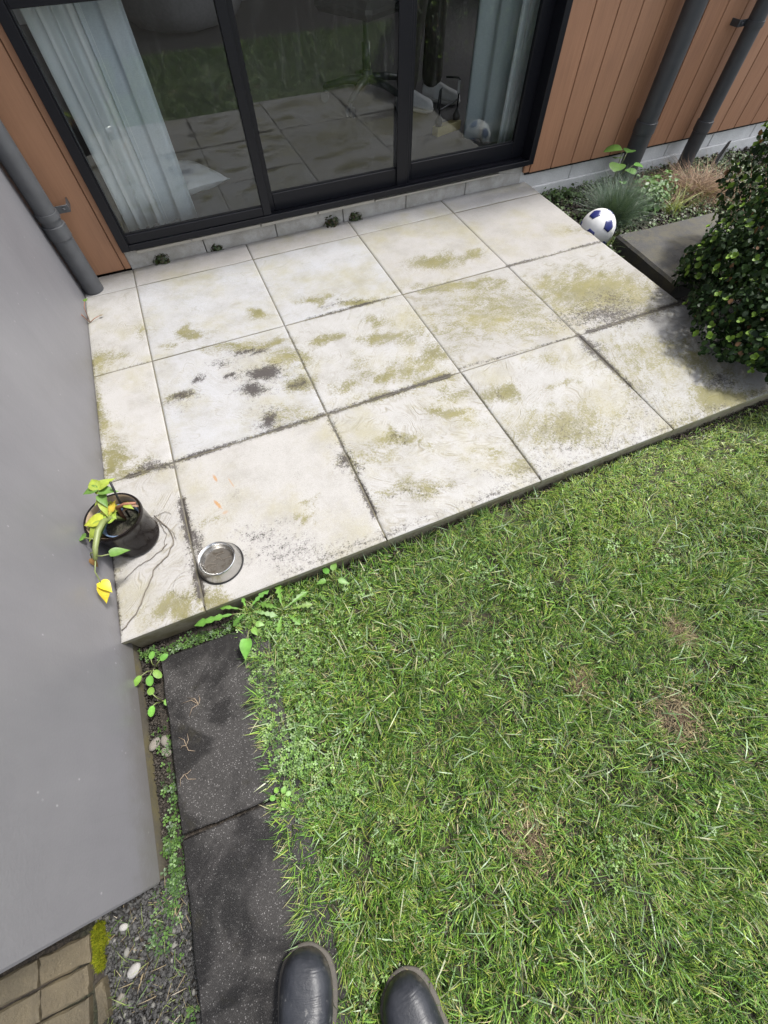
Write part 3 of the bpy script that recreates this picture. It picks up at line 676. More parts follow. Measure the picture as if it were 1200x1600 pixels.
# rooms behind the glass
def struct(name, mb, mat): return tag(mb.build(name, mat), kind='structure')
struct('room_floor', MB().box(-1.6, 5.0, 2.052, 6.7, -0.02, 0.100), 'carpet')
struct('room_wall_back', MB().box(-1.6, 5.0, 6.7, 6.8, -0.02, 2.6), 'room')
struct('room_wall_left', MB().box(-1.7, -1.601, 2.03, 6.7, -0.02, 2.6), 'room')
struct('room_wall_right', MB().box(5.001, 5.1, 2.03, 2.5, -0.02, 2.6).box(5.001, 5.1, 4.7, 6.7, -0.02, 2.6).box(5.001, 5.1, 2.5, 4.7, -0.02, 0.7).box(5.001, 5.1, 2.5, 4.7, 2.2, 2.6), 'room')     # unseen opening added here to let more daylight into the room
struct('room_ceiling', MB().box(-1.7, 5.1, 1.96, 6.8, 2.6, 2.75), 'room')
struct('room_wall_front', MB().box(-1.6, -0.006, 2.022, 2.05, 0.0, 2.6).box(2.40, 5.0, 2.022, 2.05, 0.0, 2.6).box(-0.006, 2.40, 2.0, 2.05, 2.165, 2.6), 'room')
tag(MB().box(-1.59, 4.99, 6.676, 6.699, 0.101, 0.24, .003).build('skirting_board', 'skirting'), 'white skirting board along the far wall of the dark room', 'skirting')

# grey rendered wall
gw = MB()
gw.box(-2.3, -0.245, -0.600, 2.30, -0.072, 2.6, 0.004)
wall = tag(gw.build('rendered_wall', 'plaster'), 'tall grey painted rendered wall beside the patio, ending at the path', 'wall')
MB().box(-2.29, -0.2485, -0.594, 2.29, -0.25, -0.0725, 0.002).build('footing', 'footing', wall)

# garden block at the right
blk = rough_slab('concrete_block', [(2.562, 1.262), (2.530, 0.755), (3.22, 0.72), (3.26, 1.235)], -0.16, -0.030, 'block', seed=21, chip=.003, nseg=8, bev=.012)
tag(blk, 'large dark grey concrete step block between the patio edge and the leafy bush', 'block')
sh = MB(); sh.add([(0, 0, 0), (.16, .02, 0), (.17, .05, .0), (.01, .04, 0), (.06, .0, .17), (.075, .02, .155), (.10, .01, .10), (.11, .035, .10)], [(0, 1, 6, 4), (3, 5, 7, 2), (0, 4, 5, 3), (1, 2, 7, 6), (4, 6, 7, 5), (0, 3, 2, 1)])
o = sh.build('concrete_shard', 'shard', loc=(3.86, 1.80, -0.13)); o.rotation_euler = (0, 0, .3)
tag(o, 'pointed grey slab of broken concrete standing against the pale foundation', 'shard')
for (x, y, s) in ((4.10, 1.88, .09), (4.28, 1.90, .07)):
    pass

# ------------------------------------------------------------------ things in the room
def curtain(name, path, z0, z1, mat, folds, amp, label, flare=0.25, seed=0, sub=10):
    """path: list of (x, y); folds across; hangs from z1 to z0"""
    r = random.Random(seed); P = [Vector(p + (0,)) for p in path]
    N = folds * sub; nz = 16; v = []; f = []
    seg = [(P[i + 1] - P[i]).length for i in range(len(P) - 1)]; tot = sum(seg)
    ph = [r.uniform(-.5, .5) for _ in range(folds + 2)]; am = [r.uniform(.6, 1.25) for _ in range(folds + 2)]
    for i in range(N + 1):
        d = tot * i / N; k = 0
        while k < len(seg) - 1 and d > seg[k]: d -= seg[k]; k += 1
        c = P[k].lerp(P[k + 1], d / seg[k]); t = (P[k + 1] - P[k]).normalized(); nrm = Vector((t.y, -t.x, 0))
        u = i / sub; a = am[int(u)] * (1 - u % 1) + am[int(u) + 1] * (u % 1)
        for j in range(nz + 1):
            h = j / nz; z = z0 + (z1 - z0) * h
            sh = math.sin(2 * PI * u + ph[int(u)] * .6 + (1 - h) * .7 * math.sin(3 * u)) + .25 * math.sin(4 * PI * u + 1 + 2 * h)
            q = c + nrm * amp * a * sh * (1 + flare * (1 - h)) + t * amp * .5 * math.cos(2 * PI * u + 1.0) * a
            q.z = z + (0.004 * math.sin(9 * u + 1) if j == 0 else 0); v.append(tuple(q))
    for i in range(N):
        for j in range(nz):
            a = i * (nz + 1) + j; f.append((a, a + nz + 1, a + nz + 2, a + 1))
    o = mesh(name, v, f, mat, smooth=True)
    md = o.modifiers.new('thickness', 'SOLIDIFY'); md.thickness = 0.0015
    return tag(o, label, 'curtain')
curtain('curtain', [(0.055, 2.095), (0.115, 2.10), (0.25, 2.125)], 0.104, 2.2, 'sheer', 4, 0.022, 'white sheer curtain in deep folds at the left end of the glass door', seed=2)
curtain('curtain', [(0.235, 2.135), (0.29, 2.12), (0.405, 2.105)], 0.104, 2.2, 'drape', 2, 0.011, 'blue grey linen curtain beside the white sheer, left of the small pillow', .6, seed=5)
curtain('curtain', [(2.185, 2.44), (2.25, 2.36), (2.36, 2.27)], 0.104, 2.2, 'drape2', 2, 0.014, 'green grey linen curtain at the right end of the door beside the yellow block', .3, seed=8)
curtain('curtain', [(2.285, 2.19), (2.34, 2.175), (2.41, 2.16)], 0.104, 2.2, 'sheer', 4, 0.016, 'white pleated sheer curtain against the right door jamb', .4, seed=11)

def pillow_mesh(name, L, W, H, mat, parent=None, n=18, puff=2.2):
    v = []; f = []
    for s in (1, -1):
        for i in range(n + 1):
            for j in range(n + 1):
                u, w_ = 2 * i / n - 1, 2 * j / n - 1
                e = max(0, (1 - abs(u) ** puff)) ** .55 * max(0, (1 - abs(w_) ** puff)) ** .55
                pinch = 1 - .10 * (1 - abs(u)) * abs(w_) - .10 * (1 - abs(w_)) * abs(u)
                v.append((u * L / 2 * pinch, w_ * W / 2 * pinch, s * H / 2 * e * (1 + .06 * math.sin(7 * u + 3 * w_))))
    for s in range(2):
        b = s * (n + 1) ** 2
        for i in range(n):
            for j in range(n):
                a = b + i * (n + 1) + j; q = (a, a + n + 1, a + n + 2, a + 1); f.append(q if s == 0 else q[::-1])
    return mesh(name, v, f, mat, parent, True)
pl = pillow_mesh('pillow', 0.36, 0.34, 0.12, 'pillow'); pl.location = (0.42, 2.47, 0.155); pl.rotation_euler = (0, 0.12, .5)
tag(pl, 'small pale blue pillow on the room floor beside the left curtain', 'pillow')

bean = empty('bean_bag', (1.0, 6.0, 0.10))
bm_ = MB()
prof = [(0.001, 0.0), (.35, .004), (.52, .05), (.60, .16), (.58, .30), (.48, .44), (.32, .55), (.12, .60), (.001, .605)]
bm_.lathe(prof, 36)
bb = bm_.build('bean_bag_body', 'plush', bean, True)
for q in bb.data.vertices:
    a = math.atan2(q.co.y, q.co.x); q.co *= 1 + .05 * math.sin(3 * a + 1) + .03 * math.sin(7 * a + q.co.z * 9)
MB().tube([(-.04, 0, .60), (0, 0, .66), (.04, 0, .60)], .012, 8).build('carry_loop', 'plush', bean, True)
tag(bean, 'round grey plush bean bag far inside the dark room', 'bean bag')

def office_chair(loc, rz):
    t = empty('office_chair', loc, rz)
    hub = MB().tube([(0, 0, .10), (0, 0, .17)], [.045, .035], 16).build('hub', 'chair', t); autosmooth(hub)
    MB().tube([(0, 0, .16), (0, 0, .30), (0, 0, .302), (0, 0, .43)], [.028, .028, .017, .017], 16).build('gas_column', 'chair', t, True)
    for k in range(5):
        a = 2 * PI * k / 5
        c, s = math.cos(a), math.sin(a)
        MB().tube([(.02 * c, .02 * s, .125), (.16 * c, .16 * s, .115), (.30 * c, .30 * s, .085), (.31 * c, .31 * s, .075)], [.026, .022, .017, .015], 10).build('base_arm', 'chair', t, True)
        w_ = MB()
        for off in (-.014, .014):
            w_.tube([(.31 * c - s * (off - .009), .31 * s + c * (off - .009), .029), (.31 * c - s * (off + .009), .31 * s + c * (off + .009), .029)], .028, 16)
        w_.tube([(.31 * c, .31 * s, .03), (.31 * c, .31 * s, .08)], .009, 8)
        autosmooth(w_.build('castor', 'castor', t))
    s = MB().box(-.24, .24, -.24, .24, .44, .52, .03).build('seat', 'chair', t); autosmooth(s)
    b = MB().box(-.22, .22, .26, .32, .62, 1.12, .025).build('backrest', 'chair', t); autosmooth(b)
    MB().tube([(0, .05, .435), (0, .25, .43), (0, .34, .50), (0, .33, .80)], .02, 10).build('back_bar', 'chair', t, True)
    for sx in (-1, 1):
        MB().tube([(sx * .245, .02, .47), (sx * .30, .02, .50), (sx * .30, .02, .67)], .015, 8).box(sx * .30 - .035, sx * .30 + .035, -.13, .14, .67, .695, .01).build('armrest', 'chair', t)
    return tag(t, 'dark office swivel chair on castors inside the room', 'chair')
office_chair((1.86, 3.29, 0.10), math.radians(-62))

# yellow pine block with a wire stand on it
tb = MB().box(-.105, .105, -.026, .026, 0, .045, .002).build('timber_block', 'timber', loc=(2.135, 2.570, 0.1005)); tb.rotation_euler = (0, 0, .29)
tag(tb, 'short yellow pine block on the floor behind the right glass panel', 'block')
ws = empty('wire_stand', (2.135, 2.575, 0.1462), .29)
for sx in (-.075, .085):
    MB().lathe([(.0001, 0), (.024, .002), (.026, .02), (.014, .045), (.006, .055), (.0001, .056)], 14, (sx, 0, 0)).build('rubber_foot', 'plastic', ws, True)
MB().tube([(-.075, 0, .05), (-.075, 0, .17), (-.072, -.004, .178), (-.094, -.01, .17), (-.096, 0, .09), (-.08, 0, .075), (.085, 0, .10)], .005, 8).tube([(.085, 0, .05), (.085, 0, .19), (.07, 0, .20), (.02, .06, .20)], .005, 8).build('wire_frame', 'wire', ws, True)
MB().box(.058, .078, -.012, -.009, .13, .19, .001).build('price_tag', 'paper', ws)
tag(ws, 'black wire stand with round rubber feet on the yellow pine block', 'stand')

# ------------------------------------------------------------------ people
def skin_obj(name, J, bones, mat, parent, root, sub=2):
    names = list(J); idx = {n: i for i, n in enumerate(names)}
    me = bpy.data.meshes.new(name); me.from_pydata([J[n][:3] for n in names], [(idx[a], idx[b]) for a, b in bones], [])
    o = bpy.data.objects.new(name, me); link(o, parent)
    o.modifiers.new('skin', 'SKIN').use_smooth_shade = True
    sv = me.skin_vertices[0].data
    for n in names:
        q = J[n]; sv[idx[n]].radius = (q[3], q[4] if len(q) > 4 else q[3]); sv[idx[n]].use_root = (n == root)
    s = o.modifiers.new('subdivision', 'SUBSURF'); s.levels = sub; s.render_levels = sub
    me.materials.append(M[mat]); return o
def lerp(a, b, t): return tuple(a[i] + (b[i] - a[i]) * t for i in range(3))
def person(loc, rz, label, ankleL, ankleR, hip, chest, head, handL, handR, elbowL, elbowR, trouser, top, kneef=.06, hemdrop=0.0):
    """joint positions are local (metres, facing +Y); feet and boots come separately"""
    t = empty('person', loc, rz); tag(t, label, 'person')
    hl, hr = (hip[0] - .10, hip[1], hip[2]), (hip[0] + .10, hip[1], hip[2])
    kl = lerp(hl, ankleL, .5); kl = (kl[0], kl[1] + kneef, kl[2]); kr = lerp(hr, ankleR, .5); kr = (kr[0], kr[1] + kneef, kr[2])
    waist = lerp(hip, chest, .45); neck = lerp(chest, head, .45); sl = (chest[0] - .19, chest[1], chest[2] + .05); sr = (chest[0] + .19, chest[1], chest[2] + .05)
    face = (head[0], head[1] + .03, head[2] - .05); crown = (head[0], head[1] - .01, head[2] + .075)
    J = dict(pelvis=hip + (.12, .10), waist=waist + (.12, .09), chest=chest + (.14, .10), neck=neck + (.055,), face=face + (.075, .085), head=head + (.078, .095), crown=crown + (.05, .06),
             hl=hl + (.085,), kl=kl + (.058,), al=ankleL + (.042,), hr=hr + (.085,), kr=kr + (.058,), ar=ankleR + (.042,),
             sl=sl + (.06,), el=elbowL + (.042,), wl=lerp(elbowL, handL, .82) + (.028,), pl=handL + (.034, .02), sr=sr + (.06,), er=elbowR + (.042,), wr=lerp(elbowR, handR, .82) + (.028,), pr=handR + (.034, .02))
    B = [('pelvis', 'waist'), ('waist', 'chest'), ('chest', 'neck'), ('neck', 'face'), ('face', 'head'), ('head', 'crown'), ('pelvis', 'hl'), ('hl', 'kl'), ('kl', 'al'), ('pelvis', 'hr'), ('hr', 'kr'), ('kr', 'ar'),
         ('chest', 'sl'), ('sl', 'el'), ('el', 'wl'), ('wl', 'pl'), ('chest', 'sr'), ('sr', 'er'), ('er', 'wr'), ('wr', 'pr')]
    for s, hand, elb in (('l', handL, elbowL), ('r', handR, elbowR)):
        d = (Vector(hand) - Vector(elb)).normalized(); side = d.cross(Vector((0, 0, 1))).normalized() if abs(d.z) < .95 else Vector((1, 0, 0))
        for k in range(4):
            b = Vector(hand) + d * .03 + side * (k - 1.5) * .019; L = (.030, .036, .034, .026)[k]
            m1 = b + d * L + Vector((0, 0, -.006)); m2 = m1 + d * L * .8 + Vector((0, 0, -.014))
            J[f'f{s}{k}a'] = tuple(b) + (.0085,); J[f'f{s}{k}b'] = tuple(m1) + (.008,); J[f'f{s}{k}c'] = tuple(m2) + (.007,)
            B += [('p' + s, f'f{s}{k}a'), (f'f{s}{k}a', f'f{s}{k}b'), (f'f{s}{k}b', f'f{s}{k}c')]
        q = Vector(hand) - d * .01 + side * (.045 if s == 'l' else -.045)
        J[f't{s}a'] = tuple(q) + (.010,); J[f't{s}b'] = tuple(q + d * .035) + (.009,); B += [('p' + s, f't{s}a'), (f't{s}a', f't{s}b')]
    skin_obj('body', J, B, 'skin', t, 'pelvis')
    T = dict(pelvis=hip + (.14, .12), belt=lerp(hip, chest, .25) + (.135, .11), hl=hl + (.105,), kl=kl + (.080,), ml=lerp(kl, ankleL, .55) + (.072,), al=(ankleL[0], ankleL[1], ankleL[2] - hemdrop) + (.068 + hemdrop * .25,), hr=hr + (.105,), kr=kr + (.080,), mr=lerp(kr, ankleR, .55) + (.072,), ar=(ankleR[0], ankleR[1], ankleR[2] - hemdrop) + (.068 + hemdrop * .25,))
    skin_obj('trousers', T, [('pelvis', 'belt'), ('pelvis', 'hl'), ('hl', 'kl'), ('kl', 'ml'), ('ml', 'al'), ('pelvis', 'hr'), ('hr', 'kr'), ('kr', 'mr'), ('mr', 'ar')], trouser, t, 'pelvis')
    K = dict(hem=lerp(hip, chest, .08) + (.155, .13), waist=waist + (.15, .115), chest=chest + (.165, .12), collar=lerp(chest, neck, .8) + (.075, .07), sl=sl + (.078,), el=elbowL + (.058,), wl=lerp(elbowL, handL, .75) + (.043,), sr=sr + (.078,), er=elbowR + (.058,), wr=lerp(elbowR, handR, .75) + (.043,))
    skin_obj('jacket', K, [('hem', 'waist'), ('waist', 'chest'), ('chest', 'collar'), ('chest', 'sl'), ('sl', 'el'), ('el', 'wl'), ('chest', 'sr'), ('sr', 'er'), ('er', 'wr')], top, t, 'chest')
    h = MB().lathe([(.001, .115), (.06, .105), (.092, .06), (.10, .0), (.092, -.05), (.075, -.055)], 20, (head[0], head[1] - .022, head[2])).build('hair', 'hair', t, True)
    n = MB().tube([(head[0], head[1] + .085, head[2] - .005), (head[0], head[1] + .112, head[2] - .045), (head[0], head[1] + .08, head[2] - .055)], [.008, .014, .008], 8).build('nose', 'skin', t, True)
    for sx in (-1, 1):
        MB().lathe([(.001, -.011), (.008, -.008), (.011, 0), (.008, .008), (.001, .011)], 10, (head[0] + sx * .032, head[1] + .088, head[2] - .008)).build('eye', 'plastic', t, True)
        MB().tube([(head[0] + sx * .082, head[1] - .005, head[2] + .02), (head[0] + sx * .094, head[1] - .012, head[2] - .005), (head[0] + sx * .082, head[1], head[2] - .035)], [.008, .013, .007], 8).build('ear', 'skin', t, True)
    MB().tube([(head[0] - .024, head[1] + .088, head[2] - .078), (head[0], head[1] + .098, head[2] - .080), (head[0] + .024, head[1] + .088, head[2] - .078)], .005, 6).build('mouth', 'red_stem', t, True)
    return t

def shoe_loft(name, L, W, prof, mat, parent, z0=0.0, n=16, flat=True):
    """prof: list of (s along heel..toe 0..1, half width factor, top height, centre shift)"""
    v = []; f = []
    for (s, wf, h, sh) in prof:
        for j in range(n):
            a = PI * j / (n - 1)
            cx = math.copysign(abs(math.cos(a)) ** .62, math.cos(a)); cz = math.sin(a) ** .62
            v.append((sh + wf * W / 2 * cx * (1 - .10 * cz), s * L, z0 + h * cz))
    for i in range(len(prof) - 1):
        for j in range(n - 1):
            a = i * n + j; f.append((a, a + 1, a + n + 1, a + n))
        f.append((i * n + n - 1, i * n, (i + 1) * n, (i + 1) * n + n - 1))
    f.append(tuple(range(n - 1, -1, -1))); f.append(tuple(range((len(prof) - 1) * n, len(prof) * n)))
    o = mesh(name, v, f, mat, parent, True)
    md = o.modifiers.new('subdivision', 'SUBSURF'); md.levels = 1; md.render_levels = 2
    return o
def sole_mesh(name, L, W, prof, z0, z1, mat, parent, grow=.004, n=1):
    left = [(sh - wf * W / 2 - grow, s * L) for s, wf, h, sh in prof]; right = [(sh + wf * W / 2 + grow, s * L) for s, wf, h, sh in prof]
    left[0] = (left[0][0], left[0][1] - grow); right[0] = (right[0][0], right[0][1] - grow); left[-1] = (left[-1][0], left[-1][1] + grow); right[-1] = (right[-1][0], right[-1][1] + grow)
    ring = right + left[::-1]; k = len(ring)
    zm = z1 - .003; cx = sum(p[0] for p in ring) / k; cy = sum(p[1] for p in ring) / k
    v = [(x, y, z0) for x, y in ring] + [(x, y, zm) for x, y in ring] + [(x + (cx - x) * .05, y + (cy - y) * .02, z1) for x, y in ring]
    f = [(i, (i + 1) % k, k + (i + 1) % k, k + i) for i in range(k)] + [(k + i, k + (i + 1) % k, 2 * k + (i + 1) % k, 2 * k + i) for i in range(k)] + [tuple(range(2 * k, 3 * k)), tuple(range(k - 1, -1, -1))]
    o = mesh(name, v, f, mat, parent, True)
    md = o.modifiers.new('subdivision', 'SUBSURF'); md.levels = 2; md.render_levels = 2
    return o
BOOT = [(0.0, .55, .10, 0), (.03, .66, .115, 0), (.12, .70, .125, 0), (.25, .70, .130, 0), (.36, .74, .118, 0), (.46, .82, .098, 0), (.56, .91, .083, .001), (.66, .98, .073, .002), (.76, 1.0, .067, .002), (.85, .96, .062, .001), (.91, .85, .057, 0), (.955, .68, .050, -.001), (.985, .44, .040, -.002), (1.0, .16, .024, -.002)]
def boot(parent, toe, heading, z, L=.300, W=.118, mirror=1):
    o = empty('boot'); o.parent = parent
    # origin at the heel
    d = Vector((math.sin(heading), math.cos(heading), 0)); hl = Vector((toe[0], toe[1], 0)) - d * L
    o.location = (hl.x, hl.y, z); o.rotation_euler = (0, 0, -heading)
    prof = [(s, wf, h, sh * mirror) for s, wf, h, sh in BOOT]
    b = shoe_loft('upper', L, W, prof, 'boot', o, .018)
    sole_mesh('sole', L, W, prof, 0, .024, 'sole', o, .0055)
    sh_ = MB().lathe([(.046, .10), (.052, .14), (.056, .20), (.060, .27), (.062, .275), (.058, .276)], 20, (0, .055, 0)).build('shaft', 'boot', o, True)
    return o
# the photographer, mostly out of the picture: only the boot toes show
ph = person((0.10, -1.10, -0.065), math.radians(-8), 'person standing on the path and lawn in scuffed black boots, only toes showing', (-.135, -.03, .17), (.13, -.10, .17), (0, -.06, .90), (0.0, .02, 1.30), (0.02, .10, 1.585), (.13, .365, 1.26), (.30, .355, 1.255), (-.24, .10, 1.04), (.34, .06, 1.02), 'trouser', 'jacket', .04)
ph_inv = ph.matrix_world.inverted()
def world_child(o, parent):
    bpy.context.view_layer.update(); o.matrix_parent_inverse = parent.matrix_world.inverted(); return o
b1 = boot(None, (0.052, -0.833), math.radians(18), -0.0635); b2 = boot(None, (0.213, -0.953), math.radians(-7), -0.070, mirror=-1)
for b in (b1, b2): b.parent = ph; world_child(b, ph)

# person inside, seen from the knees down
pi_ = person((2.20, 3.06, 0.10), math.radians(-137), 'person in dark trousers and pale sneakers standing inside behind the glass', (-.10, .02, .12), (.10, -.10, .12), (0, -.04, .92), (0, 0, 1.33), (0, .04, 1.62), (-.26, .12, .86), (.26, .12, .86), (-.27, -.04, 1.09), (.27, -.04, 1.09), 'trouser', 'jacket', .03, .055)
SNK = [(0.0, .50, .065, 0), (.04, .62, .085, 0), (.14, .68, .092, 0), (.30, .68, .095, 0), (.42, .74, .088, 0), (.55, .86, .074, .001), (.68, .97, .062, .003), (.80, 1.0, .054, .003), (.89, .90, .048, .001), (.955, .66, .040, 0), (1.0, .20, .022, 0)]
def sneaker(parent, loc, rz, mirror):
    o = empty('sneaker', loc, rz); o.parent = parent
    prof = [(s, wf, h, sh * mirror) for s, wf, h, sh in SNK]
    shoe_loft('upper', .285, .100, prof, 'sneaker', o, .022)
    sole_mesh('sole', .285, .100, prof, 0, .028, 'sneaker_sole', o, .005)
    for sx in (-1, 1):
        MB().add([(sx * .047, .10, .03), (sx * .050, .145, .03), (sx * .030, .135, .092), (sx * .030, .100, .096)], [(0, 1, 2, 3) if sx > 0 else (3, 2, 1, 0)]).build('side_panel', 'sneaker_panel', o)
    lc = MB()
    for k in range(4): lc.tube([(-.026, .115 + k * .018, .100 - k * .006), (0, .117 + k * .018, .109 - k * .0065), (.026, .115 + k * .018, .100 - k * .006)], .0035, 6)
    lc.build('laces', 'sneaker_panel', o, True)
    return o
sneaker(pi_, (-.10, -.045, 0.0), .0, 1); sneaker(pi_, (.10, -.165, 0.0), -.1, -1)

# ------------------------------------------------------------------ things on the patio
# dog bowl
bw = empty('metal_bowl', (0.078, 0.128, 0.001))
pr_ = [(.0705, 0.0), (.0715, .004), (.0585, .036), (.0580, .040), (.0560, .0415), (.0530, .040), (.0500, .034), (.0440, .014), (.0400, .0105), (.0001, .010)]
autosmooth(MB().lathe(pr_, 56).build('bowl_shell', 'steel', bw), 50)
MB().lathe([(.0712, -.0008), (.0728, .0005), (.0728, .004), (.0712, .0055)], 56).build('rubber_rim', 'plastic', bw, True)
MB().disc(.0452, .0175, 40).build('water', 'water', bw)
for k in range(6):
    a = random.uniform(0, 6); r_ = random.uniform(.008, .03); p = Vector((r_ * math.cos(a), r_ * math.sin(a), .0182)); d = Vector((random.uniform(-1, 1), random.uniform(-1, 1), 0)).normalized() * .012
    MB().tube([p - d, p + Vector((0, 0, .0006)), p + d], .0009, 5).build('leaf_debris', 'root', bw)
tag(bw, 'round stainless steel pet bowl with brown water on the front tile', 'bowl')

# leaf shapes
def leaf_geo(base, d, up, L, W, shape='ovate', fold=.12, droop=.25, n=8, lobes=0):
    d = Vector(d).normalized(); up = Vector(up); up = (up - d * up.dot(d)).normalized(); side = d.cross(up)
    v = []; f = []
    for i in range(n + 1):
        t = i / n
        if shape == 'ovate': wv = math.sin(PI * t ** .62) * (1 - .25 * t)
        elif shape == 'round': wv = math.sqrt(max(0, 1 - (2 * t - 1) ** 2))
        elif shape == 'heart': wv = math.sin(PI * (0.12 + .88 * t) ** .8) * (1.1 - .4 * t)
        elif shape == 'lobed':
            env = (t ** .6) * (1 - max(0, (t - .82) / .18) ** 2); wv = env * (random.uniform(.75, 1.1) if i % 2 else random.uniform(.30, .50)); wv = .09 if i == 0 else wv
        else: wv = math.sin(PI * t)
        wv = max(wv, .03 if i < n else .01) * W / 2
        c = Vector(base) + d * (L * t) - up * (droop * L * t * t); h = up * (fold * wv * 2)
        back = d * (-.25 * wv) if shape == 'lobed' and i % 2 else Vector()
        v += [tuple(c - side * wv + h + back), tuple(c), tuple(c + side * wv + h + back)]
    for i in range(n):
        a = i * 3; f += [(a, a + 1, a + 4, a + 3), (a + 1, a + 2, a + 5, a + 4)]
    return v, f
def add_leaf(parent, base, d, L, W, c, shape='ovate', up=(0, 0, 1), fold=.12, droop=.25, n=8, mat='leaf'):
    v, f = leaf_geo(base, d, up, L, W, shape, fold, droop, n)
    o = mesh('leaf', v, f, mat, parent, shape != 'lobed'); 
    cc = np.tile(np.array(c), (len(v), 1)) * rng.uniform(.88, 1.12, (len(v), 1)); cc[1::3] = cc[1::3] * 1.25      # paler midrib
    setcol(o, cc); return o

# potted plant by the wall
pp = empty('pot', (-0.159, 0.330, 0.001))
prof = [(.060, 0.0), (.0735, .003), (.0760, .010), (.0755, .016), (.0745, .022), (.0765, .060), (.0785, .100), (.0820, .128), (.0845, .134), (.0848, .140), (.0830, .1450), (.0770, .1440)]
autosmooth(MB().lathe(prof, 56).build('pot_body', 'glaze', pp), 60)
MB().lathe([(.0770, .1439), (.0730, .138), (.0700, .090), (.0680, .060)], 56).build('pot_lining', 'beige', pp, True)
inner = MB().lathe([(.0555, .058), (.0585, .112), (.0605, .113), (.0600, .117), (.0565, .117), (.0535, .085)], 40, (.006, 0, 0)).build('nursery_pot', 'blue_pot', pp, True)
MB().disc(.0550, .090, 30, (.006, 0, 0)).build('potting_soil', 'soil', pp)
lb = MB()
for k in range(7):
    a0 = math.radians(112 + k * 5); a1 = math.radians(112 + (k + 1) * 5)
    p = [(.0712 * math.cos(a), .0712 * math.sin(a), z) for a, z in ((a0, .098), (a1, .098), (a1, .124), (a0, .124))]; lb.add(p, [(0, 1, 2, 3)])
lab = lb.build('paper_label', 'paper', pp)
bars = MB()
for k in range(11):
    a0 = math.radians(114 + k * 2.9); a1 = a0 + math.radians(1.1 + .7 * (k % 3 == 0))
    bars.add([(.0706 * math.cos(a), .0706 * math.sin(a), z) for a, z in ((a0, .101), (a1, .101), (a1, .121), (a0, .121))], [(0, 1, 2, 3)])
bars.build('barcode', 'ink', lab)
tag(pp, 'glossy black ceramic pot with beige lining against the grey wall', 'pot')
plant = empty('potted_plant', (-0.160, 0.330, 0.092))
O = Vector((-0.160, 0.330, 0.092))
def W2(p): return tuple(Vector(p) - O)
MB().tube([W2((-.150, .345, .092)), W2((-.165, .335, .135)), W2((-.176, .305, .165)), W2((-.188, .268, .175)), W2((-.204, .225, .165)), W2((-.214, .195, .150))], [.006, .0075, .0085, .0085, .0075, .006], 10).build('stem', 'green_stem', plant, True)
MB().tube([W2((-.150, .345, .092)), W2((-.140, .352, .150)), W2((-.112, .342, .165)), W2((-.080, .330, .168))], [.006, .006, .0055, .0045], 8).build('cut_stem', 'red_stem', plant, True)
MB().tube([W2((-.155, .352, .10)), W2((-.160, .372, .17)), W2((-.158, .385, .215))], [.004, .0035, .003], 8).build('shoot', 'green_stem', plant, True)
MB().tube([W2((-.135, .350, .09)), W2((-.125, .362, .17)), W2((-.112, .378, .235))], .0035, 8).build('plant_stake', 'plastic', plant, True)
YG, GR, YE = (0.2112, 0.2640, 0.0396), (0.0858, 0.1650, 0.0330), (0.4356, 0.3300, 0.0198)
LV = [((-.158, .385, .215), (-.3, .9, .2), .05, .036, YG, 'heart'), ((-.158, .385, .215), (0.5280, 0.3300, 0.0660), .055, .038, YG, 'heart'), ((-.158, .385, .215), (-.9, .1, .1), .045, .032, GR, 'heart'), ((-.158, .38, .21), (.9, -.2, 0), .05, .034, GR, 'heart'), ((-.16, .38, .20), (.2, -.9, .0), .05, .032, GR, 'ovate'),
      ((-.160, .365, .19), (.0, -1, -.1), .055, .030, YG, 'ovate'), ((-.172, .325, .16), (-.9, -.3, .2), .055, .040, YG, 'heart'), ((-.176, .310, .165), (-1, .2, .1), .06, .045, (0.3168, 0.3432, 0.0396), 'heart'), ((-.178, .300, .165), (-.9, -.5, -.1), .065, .042, YG, 'heart'), ((-.165, .335, .15), (-.5, .8, .1), .045, .034, (0.3630, 0.3168, 0.0528), 'heart'),
      ((-.160, .340, .15), (0.1980, 0.3300, 0.1980), .04, .028, (0.3960, 0.2970, 0.0396), 'ovate'), ((-.112, .342, .165), (.5, -.6, .2), .035, .022, YG, 'ovate'), ((-.150, .345, .14), (-.1, .6, .5), .038, .03, YG, 'heart')]
for k in range(12):
    a_ = random.uniform(0, 6.28); q_ = random.choice([(-.158, .385, .213), (-.160, .375, .195), (-.176, .31, .162), (-.165, .335, .15)])
    LV.append(((q_[0] + random.uniform(-.006, .006), q_[1] + random.uniform(-.006, .006), q_[2] - random.uniform(0, .012)), (math.cos(a_), math.sin(a_), random.uniform(-.5, .4)), random.uniform(.022, .042), random.uniform(.014, .026), random.choice([YG, GR, YG, (0.1980, 0.2772, 0.0396)]), random.choice(['ovate', 'heart'])))
for b, d, L, W_, c, s in LV: add_leaf(plant, W2(b), d, L, W_, c, s, droop=.3, fold=.15)
pet = [((-.196, .245, .172), (-.222, .262, .172), (-.232, .266, .165), (-.2, .35, -.1), GR, .045), ((-.206, .215, .162), (-.226, .222, .150), (-.231, .215, .135), (-.1, -.5, -.6), (0.2376, 0.1320, 0.0528), .035), ((-.210, .205, .155), (-.190, .190, .165), (-.172, .192, .158), (.8, .1, -.15), GR, .05), ((-.214, .195, .150), (-.226, .168, .135), (-.222, .135, .115), (.05, -.7, -.25), YE, .056)]
for a, b, c_, d, cl, L in pet:
    MB().tube([W2(a), W2(b), W2(c_)], .0018, 6).build('leaf_stalk', 'green_stem', plant, True)
    add_leaf(plant, W2(c_), d, L, L * .62, cl, 'heart', up=(0.3960, 0.0660, 0.5280) if cl == YE else (0, 0, 1), droop=.3)
